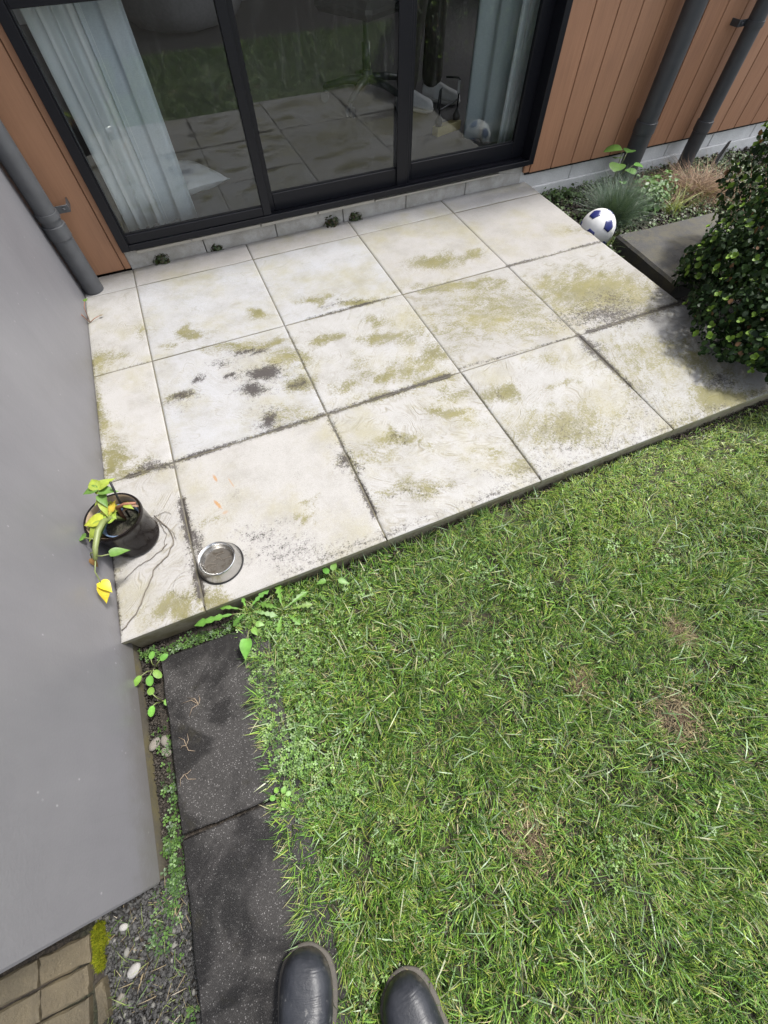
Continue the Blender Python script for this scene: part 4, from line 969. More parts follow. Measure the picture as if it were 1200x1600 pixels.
add_leaf(plant, W2((-.224, .140, .118)), (.45, -.55, -.1), .042, .034, (0.5280, 0.4158, 0.0198), 'heart', up=(0.3300, 0.0660, 0.5940), droop=.35)
for k in range(5):
    a = random.uniform(0, 6.28); add_leaf(plant, W2((-.115 + random.uniform(-.02, .02), .345 + random.uniform(-.02, .01), .15)), (math.cos(a), math.sin(a), -.2), .028, .012, (0.1980, 0.1254, 0.0858), 'ovate', droop=.5)
tag(plant, 'wilting potted plant with yellow green leaves drooping over the black pot', 'plant')
# dried tendrils lying on the tile
dv = empty('dried_vine', (-0.12, 0.2, 0.003)); DO = Vector((-0.12, 0.2, 0.003))
def vine(pts, r0, r1):
    P = [];
    for i in range(len(pts) - 1):
        for k in range(4):
            t = k / 4; P.append((pts[i][0] * (1 - t) + pts[i + 1][0] * t + random.uniform(-.003, .003), pts[i][1] * (1 - t) + pts[i + 1][1] * t + random.uniform(-.003, .003), .0045))
    P.append((pts[-1][0], pts[-1][1], .0035))
    MB().tube([Vector(p) - DO for p in P], [r0 + (r1 - r0) * i / (len(P) - 1) for i in range(len(P))], 6).build('tendril', 'root', dv, True)
vine([(-0.096, 0.394), (-0.059, 0.324), (-0.047, 0.267), (-0.075, 0.221), (-0.123, 0.189), (-0.155, 0.122), (-0.192, 0.062), (-0.236, 0.029)], .0016, .0018)
vine([(-0.068, 0.263), (-0.117, 0.234), (-0.169, 0.22), (-0.211, 0.191)], .0012, .0008)
vine([(-0.11, 0.40), (-0.08, 0.36), (-0.066, 0.30), (-0.085, 0.25)], .0010, .0008)
vine([(-.09, .385), (-.055, .395), (-.04, .375)], .0009, .0006); vine([(-.10, .37), (-.07, .345), (-.045, .30), (-.04, .27)], .0008, .0006)
tag(dv, 'thin dried vine tendrils lying on the tile beside the pot', 'dried vine')

# ball in the garden bed
ball = empty('football', (2.476, 1.340, -0.018)); R = .096
v = []; f = []; nu, nv_ = 40, 24
for i in range(nv_ + 1):
    th = PI * i / nv_
    for j in range(nu):
        a = 2 * PI * j / nu; v.append((R * math.sin(th) * math.cos(a), R * math.sin(th) * math.sin(a), R * math.cos(th)))
for i in range(nv_):
    for j in range(nu):
        f.append((i * nu + j, (i + 1) * nu + j, (i + 1) * nu + (j + 1) % nu, i * nu + (j + 1) % nu))
mesh('ball_skin', v, f, 'ball', ball, True)
phi = (1 + 5 ** .5) / 2
ico = [Vector(p).normalized() for p in [(0, s1, s2 * phi) for s1 in (1, -1) for s2 in (1, -1)] + [(s1, s2 * phi, 0) for s1 in (1, -1) for s2 in (1, -1)] + [(s2 * phi, 0, s1) for s1 in (1, -1) for s2 in (1, -1)]]
for c in ico:
    nb = sorted([q for q in ico if 0.1 < (q - c).length < 1.2], key=lambda q: 0)
    u = (nb[0] - c * nb[0].dot(c)).normalized(); w_ = c.cross(u)
    rings = []; v = [tuple(c * (R + .0012))]; f = []
    cs = [(u * math.cos(2 * PI * k / 5) + w_ * math.sin(2 * PI * k / 5)) * .335 for k in range(5)]
    out = []
    for k in range(5):
        for m_ in range(4): out.append(cs[k].lerp(cs[(k + 1) % 5], m_ / 4))
    for s in (.33, .66, 1.0, 1.02):
        for p in out: v.append(tuple((c + p * s).normalized() * (R + (.0012 if s <= 1 else -.0005))))
    n = len(out)
    f += [(0, 1 + k, 1 + (k + 1) % n) for k in range(n)]
    for s in range(3): f += [(1 + s * n + k, 1 + (s + 1) * n + k, 1 + (s + 1) * n + (k + 1) % n, 1 + s * n + (k + 1) % n) for k in range(n)]
    mesh('pentagon_patch', v, f, 'ball_blue', ball, True)
ball.rotation_euler = (math.radians(20), math.radians(-28), math.radians(15))
tag(ball, 'white football with blue pentagons beside the patio edge', 'ball')

# ------------------------------------------------------------------ vegetation
def blades(name, base, L, W, az, lean, curve, cols, mat, S=3, twist=None, parent=None, tipcol=None):
    """curved tapering blades, one mesh; all arguments are arrays over blades"""
    N = len(L); t = np.linspace(0, 1, S + 1)
    dirh = np.stack([np.cos(az), np.sin(az), np.zeros(N)], 1); up = np.array([0, 0, 1.0])
    pos = np.zeros((N, S + 1, 3)); pos[:, 0] = base
    for k in range(S):
        th = lean + curve * (t[k] + .5 / S)
        pos[:, k + 1] = pos[:, k] + (L / S)[:, None] * (dirh * np.sin(th)[:, None] + up * np.cos(th)[:, None])
    tw = twist if twist is not None else rng.uniform(-.7, .7, N)
    side = np.stack([-np.sin(az), np.cos(az), np.zeros(N)], 1) * np.cos(tw)[:, None] + up * np.sin(tw)[:, None]
    wd = np.array([.75, 1.0, .72, 0.0]) if S == 3 else np.concatenate([[.8], 1 - (t[1:] ** 2.2)])
    V = []
    for k in range(S):
        hw = (W * wd[k] / 2)[:, None] * side
        V += [pos[:, k] - hw, pos[:, k] + hw]
    V.append(pos[:, S]); V = np.stack(V, 1); nv = 2 * S + 1
    i0 = (np.arange(N) * nv)[:, None]
    q = np.concatenate([i0 + np.array([2 * k, 2 * k + 1, 2 * k + 3, 2 * k + 2]) for k in range(S - 1)], 0)
    tr = i0 + np.array([2 * S - 2, 2 * S - 1, 2 * S])
    cc = np.repeat(cols[:, None, :], nv, 1)
    g = np.linspace(.86, 1.08, S + 1); g = np.concatenate([np.repeat(g[:S], 2), g[S:]])  # darker base to lighter tip: shade low in the grass painted into the colour
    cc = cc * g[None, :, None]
    if tipcol is not None:
        m = tipcol > 0; cc[m, -1] = np.array([.40, .33, .17]); cc[m, -3:-1] = .5 * cc[m, -3:-1] + .5 * np.array([.36, .31, .15])
    return mesh_np(name, V.reshape(-1, 3), q, tr, mat, cc.reshape(-1, 3), parent)

def scatter(name, tv, tq, tt, org, X, Y, Z, s, cols, mat, parent=None, smooth=True):
    tv = np.asarray(tv, float); n = len(tv); N = len(org)
    V = org[:, None, :] + s[:, None, None] * (tv[None, :, 0:1] * X[:, None, :] + tv[None, :, 1:2] * Y[:, None, :] + tv[None, :, 2:3] * Z[:, None, :])
    i0 = (np.arange(N) * n)[:, None, None]
    q = (i0 + np.asarray(tq, int)[None]).reshape(-1, 4) if len(tq) else np.zeros((0, 4), int)
    t = (i0 + np.asarray(tt, int)[None]).reshape(-1, 3) if len(tt) else np.zeros((0, 3), int)
    return mesh_np(name, V.reshape(-1, 3), q, t, mat, np.repeat(cols, n, 0), parent, smooth)
def frames(Zdir, r):
    """orthonormal frames with random spin around unit vectors Zdir"""
    N = len(Zdir); a = r.normal(size=(N, 3)); X = a - (a * Zdir).sum(1)[:, None] * Zdir; X /= np.linalg.norm(X, axis=1)[:, None]
    return X, np.cross(Zdir, X), Zdir
LEAF_V = [(0, 0, 0), (-.30, .28, .07), (.30, .28, .07), (-.42, .62, .06), (.42, .62, .06), (0, .36, -.02), (0, .70, -.02), (-.2, .93, .0), (.2, .93, .0), (0, .98, -.03)]
LEAF_Q = [(1, 5, 6, 3), (5, 2, 4, 6), (3, 6, 9, 7), (6, 4, 8, 9)]; LEAF_T = [(0, 5, 1), (0, 2, 5)]

# colours of the lawn
def lawn_cols(x, y, r):
    N = len(x)
    A = np.array([[.096, .195, .028], [.042, .094, .017], [.155, .268, .038], [.185, .250, .130], [.225, .290, .052], [.32, .27, .14], [.026, .052, .013]])
    f1 = .5 * vnoise(21, .16)(x, y) + .5 * vnoise(24, .035)(x, y); f2 = .5 * vnoise(22, .07)(x, y) + .5 * vnoise(23, .025)(x, y)
    p = np.stack([np.full(N, .30), .12 + .25 * (1 - f1), .18 * f1 + .10, .14 * f2, .10 + .12 * f1, .02 + .06 * (f2 > .66), .10 + .30 * np.clip(1 - 1.5 * f2, 0, 1)], 1)
    yel = np.clip((x - .9) / .8, 0, 1) * np.clip((y + .45) / .35, 0, 1)
    p[:, 4] += yel * .9; p[:, 2] += yel * .3
    for (bx, by, br) in BARE:
        d = np.hypot(x - bx, y - by); p[:, 5] += 1.6 * np.exp(-(d / br) ** 2)
    p /= p.sum(1)[:, None]; c = np.cumsum(p, 1); k = (r.random(N)[:, None] > c).sum(1).clip(0, 6)
    return A[k] * r.uniform(.75, 1.25, (N, 1)) * r.uniform(.92, 1.08, (N, 3))
BARE = [(1.15, -.80, .055), (.62, -.87, .048), (1.32, -.62, .025), (.95, -.62, .025)]
def moss_at(x, y): return np.clip((x - .9) / .8, 0, 1) * np.clip((y + .5) / .4, 0, 1)
def in_lawn(x, y): return (x > slab_edge(y)) & (y < -0.012)
def make_lawn():
    r = np.random.default_rng(5)
    # seen part of the lawn: wedge inside the picture
    N0 = 138000
    x = r.uniform(.04, 2.55, N0 * 3); y = r.uniform(-1.45, -.012, N0 * 3)
    keep = in_lawn(x, y) & (y > -1.42 + .0 * x) & (x < 2.55 - .0) & (y > -(2.9 - x) * .80 + .0) & ~((x > 1.1) & (y < -.45 - (2.5 - x) * .62))
    bare = np.zeros_like(x)
    for (bx, by, br) in BARE: bare = np.maximum(bare, np.exp(-(np.hypot(x - bx, y - by) / (br * .8)) ** 2))
    den = np.clip(.02 + .40 * vnoise(31, .09)(x, y) + 1.0 * vnoise(32, .030)(x, y), 0, 1)
    keep &= (r.random(len(x)) > bare * .95) & (r.random(len(x)) < den)
    x, y = x[keep], y[keep]; x, y = x[:N0], y[:N0]; N = len(x)
    z = GZ + (vnoise(5, .16)(x, y) - .5) * .022
    cl = vnoise(33, .05)(x, y); big = vnoise(34, .3)(x, y)
    moss = np.clip((x - .9) / .8, 0, 1) * np.clip((y + .5) / .4, 0, 1)
    L = (.014 + .044 * cl * r.random(N) + .026 * r.random(N) ** 2.5 + .010 * big) * (1 - .35 * moss)
    edge = np.exp(-((x - slab_edge(y)) / .035) ** 2) * (y < -.25); L = L * (1 + .28 * edge)
    W = r.uniform(.0011, .0028, N) * (.7 + .7 * vnoise(35, .11)(x, y))
    az = 2 * PI * vnoise(36, .07)(x, y) * 2 + r.normal(0, 1.0, N)
    az = np.where(r.random(N) < .6 * edge, PI + r.normal(0, .6, N), az)
    lean = np.abs(r.normal(.55, .35, N)) + .45 * moss; curve = r.uniform(.1, 1.2, N)
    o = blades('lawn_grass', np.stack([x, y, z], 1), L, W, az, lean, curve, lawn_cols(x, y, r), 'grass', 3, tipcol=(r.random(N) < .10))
    tag(o, 'mixed green lawn grass covering the ground in front of the patio', 'grass', kind='stuff')
    # broader, paler blades lying on top
    n2 = 4200; x = r.uniform(.06, 2.5, n2); y = r.uniform(-1.4, -.02, n2); k = in_lawn(x, y) & (r.random(n2) < .25 + .75 * vnoise(43, .12)(x, y)) & (moss_at(x, y) < .4); x, y = x[k], y[k]; n2 = len(x)
    c = np.array([[.17, .25, .13], [.22, .29, .17], [.13, .23, .045], [.26, .28, .17], [.09, .17, .04]])[r.integers(0, 5, n2)] * r.uniform(.75, 1.15, (n2, 1))
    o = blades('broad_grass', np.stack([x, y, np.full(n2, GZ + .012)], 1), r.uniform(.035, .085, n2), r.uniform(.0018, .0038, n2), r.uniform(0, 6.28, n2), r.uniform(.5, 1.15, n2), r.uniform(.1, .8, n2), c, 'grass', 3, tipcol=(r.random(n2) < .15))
    tag(o, 'broad pale grass blades lying over the finer lawn', 'grass', kind='stuff')
    # rest of the lawn, coarser, seen in the glass
    N = 60000; x = r.uniform(.02, 5.0, N * 2); y = r.uniform(-2.05, -.03, N * 2)
    keep2 = in_lawn(x, y) & ~((y > -1.42) & (x < 2.55) & (y > -(2.9 - x) * .80) & ~((x > 1.1) & (y < -.45 - (2.5 - x) * .62)))
    x, y = x[keep2][:N], y[keep2][:N]; N = len(x); z = np.full(N, GZ)
    L = r.uniform(.025, .07, N); W = r.uniform(.003, .006, N)
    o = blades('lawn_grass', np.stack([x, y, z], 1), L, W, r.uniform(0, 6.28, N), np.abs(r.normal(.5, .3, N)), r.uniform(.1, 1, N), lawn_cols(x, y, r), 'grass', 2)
    tag(o, 'outer part of the lawn grass to the right and behind', 'grass', kind='stuff')
    # dead thatch in the worn patches and a little everywhere
    xs, ys = [], []
    for (bx, by, br) in BARE: xs.append(r.normal(bx, br * .75, 380)); ys.append(r.normal(by, br * .75, 380))
    xs.append(r.uniform(.1, 2.3, 1800)); ys.append(r.uniform(-1.3, -.05, 1800))
    x = np.concatenate(xs); y = np.concatenate(ys); k = in_lawn(x, y); x, y = x[k], y[k]; N = len(x)
    c = np.array([[0.2100, 0.1645, 0.0945], [0.1400, 0.0945, 0.0595], [0.0910, 0.0595, 0.0385], [0.2660, 0.2240, 0.1400]])[r.integers(0, 4, N)] * r.uniform(.7, 1.1, (N, 1))
    o = blades('dead_grass', np.stack([x, y, np.full(N, GZ + .010)], 1), r.uniform(.015, .045, N), r.uniform(.0008, .002, N), r.uniform(0, 6.28, N), r.uniform(1.1, 1.5, N), r.uniform(-.1, .35, N), c, 'dry', 3)
    tag(o, 'dry brown dead grass lying in the worn lawn patches', 'dead grass', kind='stuff')
make_lawn()

CLV_V = []; CLV_T = []
for k in range(3):
    a = 2 * PI * k / 3; b = len(CLV_V)
    for (r_, da, h) in ((0, 0, 0), (.62, -.62, .12), (1.0, -.34, .10), (.90, 0, .04), (1.0, .34, .10), (.62, .62, .12)):
        CLV_V.append((r_ * math.cos(a + da), r_ * math.sin(a + da), h))
    CLV_T += [(b, b + 1, b + 2), (b, b + 2, b + 3), (b, b + 3, b + 4), (b, b + 4, b + 5)]
def clover(name, x, y, z, s, cols, label, cat, seed):
    r = np.random.default_rng(seed); N = len(x)
    n = np.stack([r.normal(0, .3, N), r.normal(0, .3, N), np.ones(N)], 1); n /= np.linalg.norm(n, axis=1)[:, None]
    X, Y, Z = frames(n, r)
    o = scatter(name, CLV_V, [], CLV_T, np.stack([x, y, z], 1), X, Y, Z, s, cols, 'leaf', smooth=False)
    return tag(o, label, cat, kind='stuff')
def make_clover():
    r = np.random.default_rng(15)
    # dense mat along the path, clumps elsewhere
    x = slab_edge(-.3) + np.abs(r.normal(0, .11, 5200)) - .005; y = r.uniform(-.62, -.03, 5200)
    k = (r.random(5200) < np.clip(vnoise(41, .06)(x, y) * 1.5 - .15, 0, 1)) & (x > slab_edge(y) - .012); x, y = x[k], y[k]
    cx, cy = [], []
    for (ax, ay, n, s_) in [(.20, -.28, 60, .03), (.16, -.22, 50, .025), (.38, -.22, 40, .025), (.20, -.60, 60, .025), (.15, -.50, 50, .02), (.28, -.74, 50, .025), (.85, -.20, 40, .03), (.95, -.32, 50, .025), (1.3, -.30, 40, .03), (.80, -.45, 30, .02), (.55, -.42, 30, .02), (1.45, -.42, 40, .03), (.78, -.98, 50, .03), (1.05, -1.0, 30, .03), (.14, -.96, 40, .03), (.17, -1.02, 50, .03), (.45, -.10, 60, .03), (.30, -.06, 70, .03)]:
        cx.append(r.normal(ax, s_, n)); cy.append(r.normal(ay, s_, n))
    x = np.concatenate([x] + cx); y = np.concatenate([y] + cy); N = len(x)
    c = np.array([[0.1080, 0.2088, 0.0432], [0.1584, 0.2736, 0.0576], [0.0648, 0.1224, 0.0324], [0.1800, 0.2592, 0.0936]])[r.integers(0, 4, N)] * r.uniform(.7, 1.15, (N, 1))
    clover('clover', x, y, GZ + r.uniform(.008, .034, N), r.uniform(.0035, .0085, N), c, 'small green clover and creeping weeds among the grass near the path', 'clover', 16)
    # strip of soil between wall and path, and the corner by the pavers
    xs, ys = [], []
    for (ax, ay, sx, sy, n) in [(-.205, -.30, .012, .03, 50), (-.205, -.42, .010, .03, 60), (-.215, -.52, .010, .03, 120), (-.222, -.60, .012, .03, 160), (-.245, -.66, .02, .02, 70), (-.21, -.03, .02, .012, 60), (-.13, -.045, .03, .010, 120), (-.04, -.052, .04, .010, 160), (.05, -.055, .03, .012, 120), (-.27, -.70, .02, .03, 50), (-.24, -.86, .02, .02, 40)]:
        xs.append(r.normal(ax, sx, n)); ys.append(r.normal(ay, sy, n))
    x = np.concatenate(xs); y = np.concatenate(ys); k = ((x > -.243) | (y < -.605)) & (r.random(len(x)) < .55); x, y = x[k], y[k]; N = len(x)
    c = np.array([[0.0620, 0.1240, 0.0248], [0.0868, 0.1674, 0.0372], [0.0372, 0.0744, 0.0217]])[r.integers(0, 3, N)] * r.uniform(.7, 1.15, (N, 1))
    clover('creeping_weed', x, y, -.112 + r.uniform(.006, .030, N), r.uniform(.004, .0095, N), c, 'small creeping weeds along the soil strip at the grey wall foot', 'weeds', 17)
make_clover()

# gravel and soil crumbs
def icos():
    v = [tuple(p) for p in ico]; f = []
    for i in range(12):
        for j in range(i + 1, 12):
            for k in range(j + 1, 12):
                if all((ico[a] - ico[b]).length < 1.2 for a, b in ((i, j), (j, k), (i, k))):
                    n = (ico[j] - ico[i]).cross(ico[k] - ico[i]); f.append((i, j, k) if n.dot(ico[i]) > 0 else (i, k, j))
    return v, f
IV, IF = icos()
def chips(name, x, y, z, s, cols, mat, label, cat, seed):
    r = np.random.default_rng(seed); N = len(x)
    n = r.normal(size=(N, 3)); n /= np.linalg.norm(n, axis=1)[:, None]; X, Y, Z = frames(n, r)
    X = X * r.uniform(.7, 1.5, (N, 1)); Z = Z * r.uniform(.35, .8, (N, 1))
    o = scatter(name, IV, [], IF, np.stack([x, y, z], 1), X, Y, Z, s, cols, mat, smooth=False)
    return tag(o, label, cat, kind='stuff')
def make_chips():
    r = np.random.default_rng(25)
    N = 5200; x = r.uniform(-.42, -.20, N); y = r.uniform(-.95, -.60, N); k = x > -.415 - .1 * (y + .6); x, y = x[k], y[k]; N = len(x)
    g = r.uniform(0.0130, 0.0715, N); c = np.stack([g, g * .97, g * .95], 1); big = r.random(N) < .02; c[big] = r.uniform(.06, .17, (big.sum(), 1)) * np.array([1, .96, .88])
    chips('gravel', x, y, -.113 + r.uniform(0, .009, N), r.uniform(.0022, .0058, N) * (1 + .5 * big), c, 'gravel', 'dark gravel in the corner between the pavers and the path', 'gravel', 26)
    N = 2600; x = r.uniform(-.245, -.165, N); y = r.uniform(-.6, 0, N); g = r.uniform(0.0078, 0.0455, N); c = np.stack([g * 1.1, g * .92, g * .75], 1)
    chips('soil_crumbs', x, y, -.113 + r.uniform(0, .007, N), r.uniform(.0018, .0048, N), c, 'gravel', 'loose soil crumbs in the strip between wall and path', 'soil', 27)
    N = 5500; x = r.uniform(2.4, 5.0, N); y = r.uniform(.9, 1.97, N); k = (r.random(N) < 1.3 - .2 * x + .5); x, y = x[k], y[k]; N = len(x); g = r.uniform(0.0078, 0.0455, N); c = np.stack([g * 1.15, g * .9, g * .75], 1)
    chips('bark_mulch', x, y, -.113 + r.uniform(0, .014, N), r.uniform(.004, .012, N), c, 'gravel', 'dark bark crumbs covering the garden bed by the house', 'mulch', 28)
    N = 1500; x = r.uniform(.0, 2.4, N); y = r.normal(-.018, .010, N); g = r.uniform(0.0097, 0.0390, N); c = np.stack([g * 1.2, g * .9, g * .7], 1)
    chips('soil_crumbs', x, y, GZ + .002 + r.uniform(0, .008, N), r.uniform(.002, .005, N), c, 'gravel', 'crumbs of dark soil along the front edge of the patio', 'soil', 29)
make_chips()
def pebble(x, y, z, s, mat, label, group, el=(1.3, .9, .6), seed=0):
    r = random.Random(seed); m = MB(); n = 10; prof = [(math.sin(PI * i / 8) + 1e-4, -math.cos(PI * i / 8)) for i in range(9)]
    m.lathe(prof, n); a = r.uniform(0, 3)
    m.v = [((px * el[0] * math.cos(a) - py * el[1] * math.sin(a)) * s * r.uniform(.93, 1.07), (px * el[0] * math.sin(a) + py * el[1] * math.cos(a)) * s * r.uniform(.93, 1.07), pz * el[2] * s) for px, py, pz in m.v]
    o = m.build('stone' if mat == 'stone' else 'pebble', mat, smooth=True, loc=(x, y, z)); return tag(o, label, 'stone', group)
pebble(-.337, -.732, -.100, .0125, 'pebble', 'largest white oval pebble in the dark gravel by the pavers', 'pale stones by the path', seed=1)
pebble(-.352, -.648, -.102, .0085, 'pebble', 'small white pebble in the gravel close to the end of the grey wall', 'pale stones by the path', seed=2)
pebble(-.372, -.768, -.104, .0095, 'stone', 'flat grey stone in the gravel below the white pebble', 'pale stones by the path', seed=3)
pebble(-.232, -.290, -.098, .0150, 'stone', 'brown angular stone against the grey wall foot beside the path', 'stones at the wall foot', seed=4)
pebble(-.204, -.293, -.100, .0130, 'stone', 'brown stone touching the path edge in the soil strip', 'stones at the wall foot', seed=5)
pebble(-.205, -.322, -.100, .0130, 'stone', 'greenish grey stone, nearest the camera of the three in the strip', 'stones at the wall foot', seed=6)
# moss cushion
def make_moss():
    r = np.random.default_rng(35); N = 5200
    x = r.normal(-.404, .012, N); y = r.uniform(-.715, -.610, N); k = (((x + .404) / .020) ** 2 + ((y + .655) / .045) ** 2 < .15 + 1.1 * vnoise(38, .018)(x, y) + .35 * r.random(N)); x, y = x[k], y[k]; N = len(x)
    h = .016 * np.clip(1 - ((x + .404) / .022) ** 2, 0, 1) * vnoise(37, .02)(x, y)
    c = np.array([[0.1320, 0.1500, 0.0072], [0.0840, 0.1020, 0.0060], [0.1800, 0.1800, 0.0120]])[r.integers(0, 3, N)] * r.uniform(.7, 1.1, (N, 1))
    o = blades('moss', np.stack([x, y, -.102 + h], 1), r.uniform(.004, .010, N), r.uniform(.0014, .003, N), r.uniform(0, 6.28, N), r.uniform(0, .8, N), r.uniform(0, .8, N), c, 'moss', 2)
    tag(o, 'bright yellow green moss at the edge of the clay pavers', 'moss', kind='stuff')
make_moss()

def weed(name, loc, specs, label, cat, shape, stalk='green_stem', lift=.02):
    """specs: (azimuth deg, reach, leaf length, leaf width, height, colour)"""
    t = empty(name, loc)
    for az, reach, L, W_, h, c in specs:
        a = math.radians(az); d = Vector((math.cos(a), math.sin(a), 0)); e = d * reach + Vector((0, 0, h))
        if reach > .004: MB().tube([(0, 0, 0), tuple(d * reach * .5 + Vector((0, 0, h * .8))), tuple(e)], [.0018, .0016, .0013], 6).build('leaf_stalk', stalk, t, True)
        add_leaf(t, tuple(e), tuple(d + Vector((0, 0, random.uniform(-.1, .25)))), L, W_, c, shape, droop=random.uniform(.15, .35), fold=random.uniform(.02, .12), n=9 if shape == 'lobed' else 8)
    return tag(t, label, cat)
def g(k=1.0): k *= .62; return (.13 * k * random.uniform(.85, 1.15), .27 * k * random.uniform(.9, 1.1), .045 * k)
# dandelions and other broad weeds at the patio edge
weed('dandelion_plant', (.115, -.045, GZ + .01), [(172, .05, .115, .040, .045, g(1.15)), (150, .03, .085, .032, .05, g(1.2)), (95, .01, .060, .03, .06, g(1.25)), (200, .015, .05, .03, .04, g()), (30, .02, .07, .034, .05, g(1.1)), (330, .02, .07, .030, .04, g(1.0)), (280, .02, .06, .03, .03, g(.9))],
     'dandelion with long jagged leaves reaching over the patio corner tile', 'weed', 'lobed')
weed('dandelion_plant', (.215, -.085, GZ + .01), [(85, .02, .075, .034, .05, g(1.2)), (140, .02, .06, .03, .04, g(1.1)), (20, .02, .075, .034, .04, g(1.05)), (350, .03, .06, .03, .035, g(1.1)), (300, .02, .05, .028, .03, g(1.0)), (240, .02, .05, .03, .04, g(1.1))],
     'smaller dandelion with pale lobed leaves at the lawn edge beside the larger one', 'weed', 'lobed')
weed('broadleaf_weed', (.110, -.085, GZ + .01), [(250, .05, .060, .038, .055, g(1.35)), (285, .02, .028, .02, .045, g(1.3)), (330, .02, .026, .02, .045, g(1.3))],
     'weed with one large rounded leaf over the corner of the dark path slab', 'weed', 'heart')
weed('broadleaf_weed', (.39, -.045, GZ + .01), [(60, .02, .04, .024, .05, g(1.2)), (110, .015, .04, .022, .05, g(1.1)), (180, .02, .035, .02, .04, g(1.1)), (320, .02, .04, .022, .04, g())],
     'small leafy weed at the patio front edge right of the dandelions', 'weed', 'ovate')
weed('broadleaf_weed', (-.200, -.085, -.112), [(70, .02, .024, .018, .055, g(1.3)), (15, .03, .026, .020, .05, g(1.2)), (220, .03, .032, .020, .06, g(1.4)), (300, .02, .030, .020, .055, g(1.5)), (260, .025, .03, .022, .05, g(1.4))],
     'seedling with bright oval leaves in the soil by the patio corner', 'weed', 'round')
weed('broadleaf_weed', (-.196, -.185, -.112), [(110, .02, .024, .020, .05, g(1.3)), (240, .015, .030, .020, .055, g(1.6)), (330, .02, .026, .022, .045, g(1.3))],
     'three leaved seedling in the soil strip halfway along the dark slab', 'weed', 'round')
weed('broadleaf_weed', (-.232, 1.585, .002), [(150, .035, .03, .022, .06, g(.9)), (60, .045, .026, .024, .075, g(.9)), (200, .02, .03, .016, .05, g(1.0)), (20, .05, .022, .012, .01, (.16, .12, .08))],
     'lone sprig growing between the tiles and the grey wall near the downpipe', 'weed', 'ovate', 'red_stem')
weed('broadleaf_weed', (.07, -.548, -.066), [(40, .01, .016, .014, .02, g(1.5)), (160, .01, .016, .013, .02, g(1.5)), (280, .01, .014, .012, .016, g(1.4)), (0, .015, .015, .012, .02, g(1.4)), (100, .012, .014, .012, .024, g(1.5))],
     'tiny pale green weed in the joint between the dark path slabs', 'weed', 'round')
for (x, y, n, lab) in ((.155, 1.967, 60, 'dark weed tuft at the foundation, leftmost of those below the door'), (.445, 1.969, 34, 'smallest weed tuft at the foundation below the left fixed glass'), (1.105, 1.966, 80, 'largest dark weed tuft at the foundation below the middle glass'), (1.245, 1.967, 60, 'dark weed tuft at the foundation just right of the largest one')):
    r = np.random.default_rng(int(x * 1000)); N = n * 3
    d = r.normal(size=(N, 3)); d[:, 1] = -np.abs(d[:, 1]); d[:, 2] = np.abs(d[:, 2]); d /= np.linalg.norm(d, axis=1)[:, None]
    X, Y, Z = frames(d, r); s = .017 + .022 * n / 80
    c = np.array([[.030, .050, .014], [.055, .075, .025], [.05, .035, .015]])[r.integers(0, 3, N)] * r.uniform(.7, 1.2, (N, 1))
    o = scatter('weed_tuft', LEAF_V, LEAF_Q, LEAF_T, np.array([x, y, .002]) + d * r.uniform(.15, 1, (N, 1)) * np.array([s * 1.4, s, s * 1.3]), X, Y, Z, r.uniform(.008, .014, N), c, 'leaf')
    tag(o, lab, 'weed', 'weed tufts along the foundation')
# dry twigs on the slab
for (x, y, k, lab) in ((-.085, -.245, 5, 'dry branching root fragment lying on the dark slab nearest the patio'), (-.135, -.335, 4, 'short dry grass stalks on the left of the first dark slab'), (-.15, -.40, 3, 'single bent straw on the left edge of the first dark slab')):
    t = empty('dry_twig', (x, y, -.0605)); tag(t, lab, 'twig')
    for q in range(k):
        a = random.uniform(0, 6.28); L = random.uniform(.02, .045) * (1.2 if k == 5 else .8)
        MB().tube([(0, 0, .002), (L * .5 * math.cos(a), L * .5 * math.sin(a), .005), (L * math.cos(a + .4), L * math.sin(a + .4), .002)], [.0011, .0009, .0005], 5).build('stalk', 'twig', t, True)

# tufts in the garden bed
def tuft(name, loc, N, L, W, lean, curve, pal, label, cat, mat='grass', seed=1, spread=.03):
    r = np.random.default_rng(seed); a = r.uniform(0, 6.28, N)
    base = np.stack([r.normal(0, spread, N), r.normal(0, spread, N), np.zeros(N)], 1)
    c = np.array(pal)[r.integers(0, len(pal), N)] * r.uniform(.7, 1.2, (N, 1))
    o = blades(name, base, r.uniform(L * .55, L, N), r.uniform(W * .6, W, N), a, r.uniform(lean[0], lean[1], N), r.uniform(curve[0], curve[1], N), c, mat, 5)
    o.location = loc; return tag(o, label, cat)
tuft('fescue_grass', (2.74, 1.50, -.115), 2400, .33, .0020, (.05, .85), (.3, 1.2), [(0.0788, 0.1237, 0.0863), (0.0562, 0.0938, 0.0600), (0.1125, 0.1500, 0.1050)], 'blue green fescue tuft growing behind the white football', 'grass', seed=3, spread=.035)
tuft('dead_sedge', (3.50, 1.58, -.115), 1700, .32, .0026, (.75, 1.35), (.3, .9), [(.20, .125, .085), (.27, .18, .125), (.14, .09, .065), (.36, .27, .19)], 'mound of brown dead sedge below the right downpipe', 'dead grass', 'dry', 4, .06)
tuft('dead_sedge', (3.22, 1.66, -.115), 500, .22, .0028, (.6, 1.3), (.3, .8), [(.20, .11, .08), (.25, .16, .11), (.13, .08, .06)], 'thin patch of brown dead sedge between the two right downpipes', 'dead grass', 'dry', 5, .07)
tuft('green_sedge', (3.17, 1.43, -.115), 60, .24, .0050, (.1, .8), (.3, 1.0), [(.22, .27, .06), (.26, .28, .09), (.14, .20, .05)], 'sparse yellow green sedge in front of the brown dead mound', 'grass', 'grass', 6, .03)
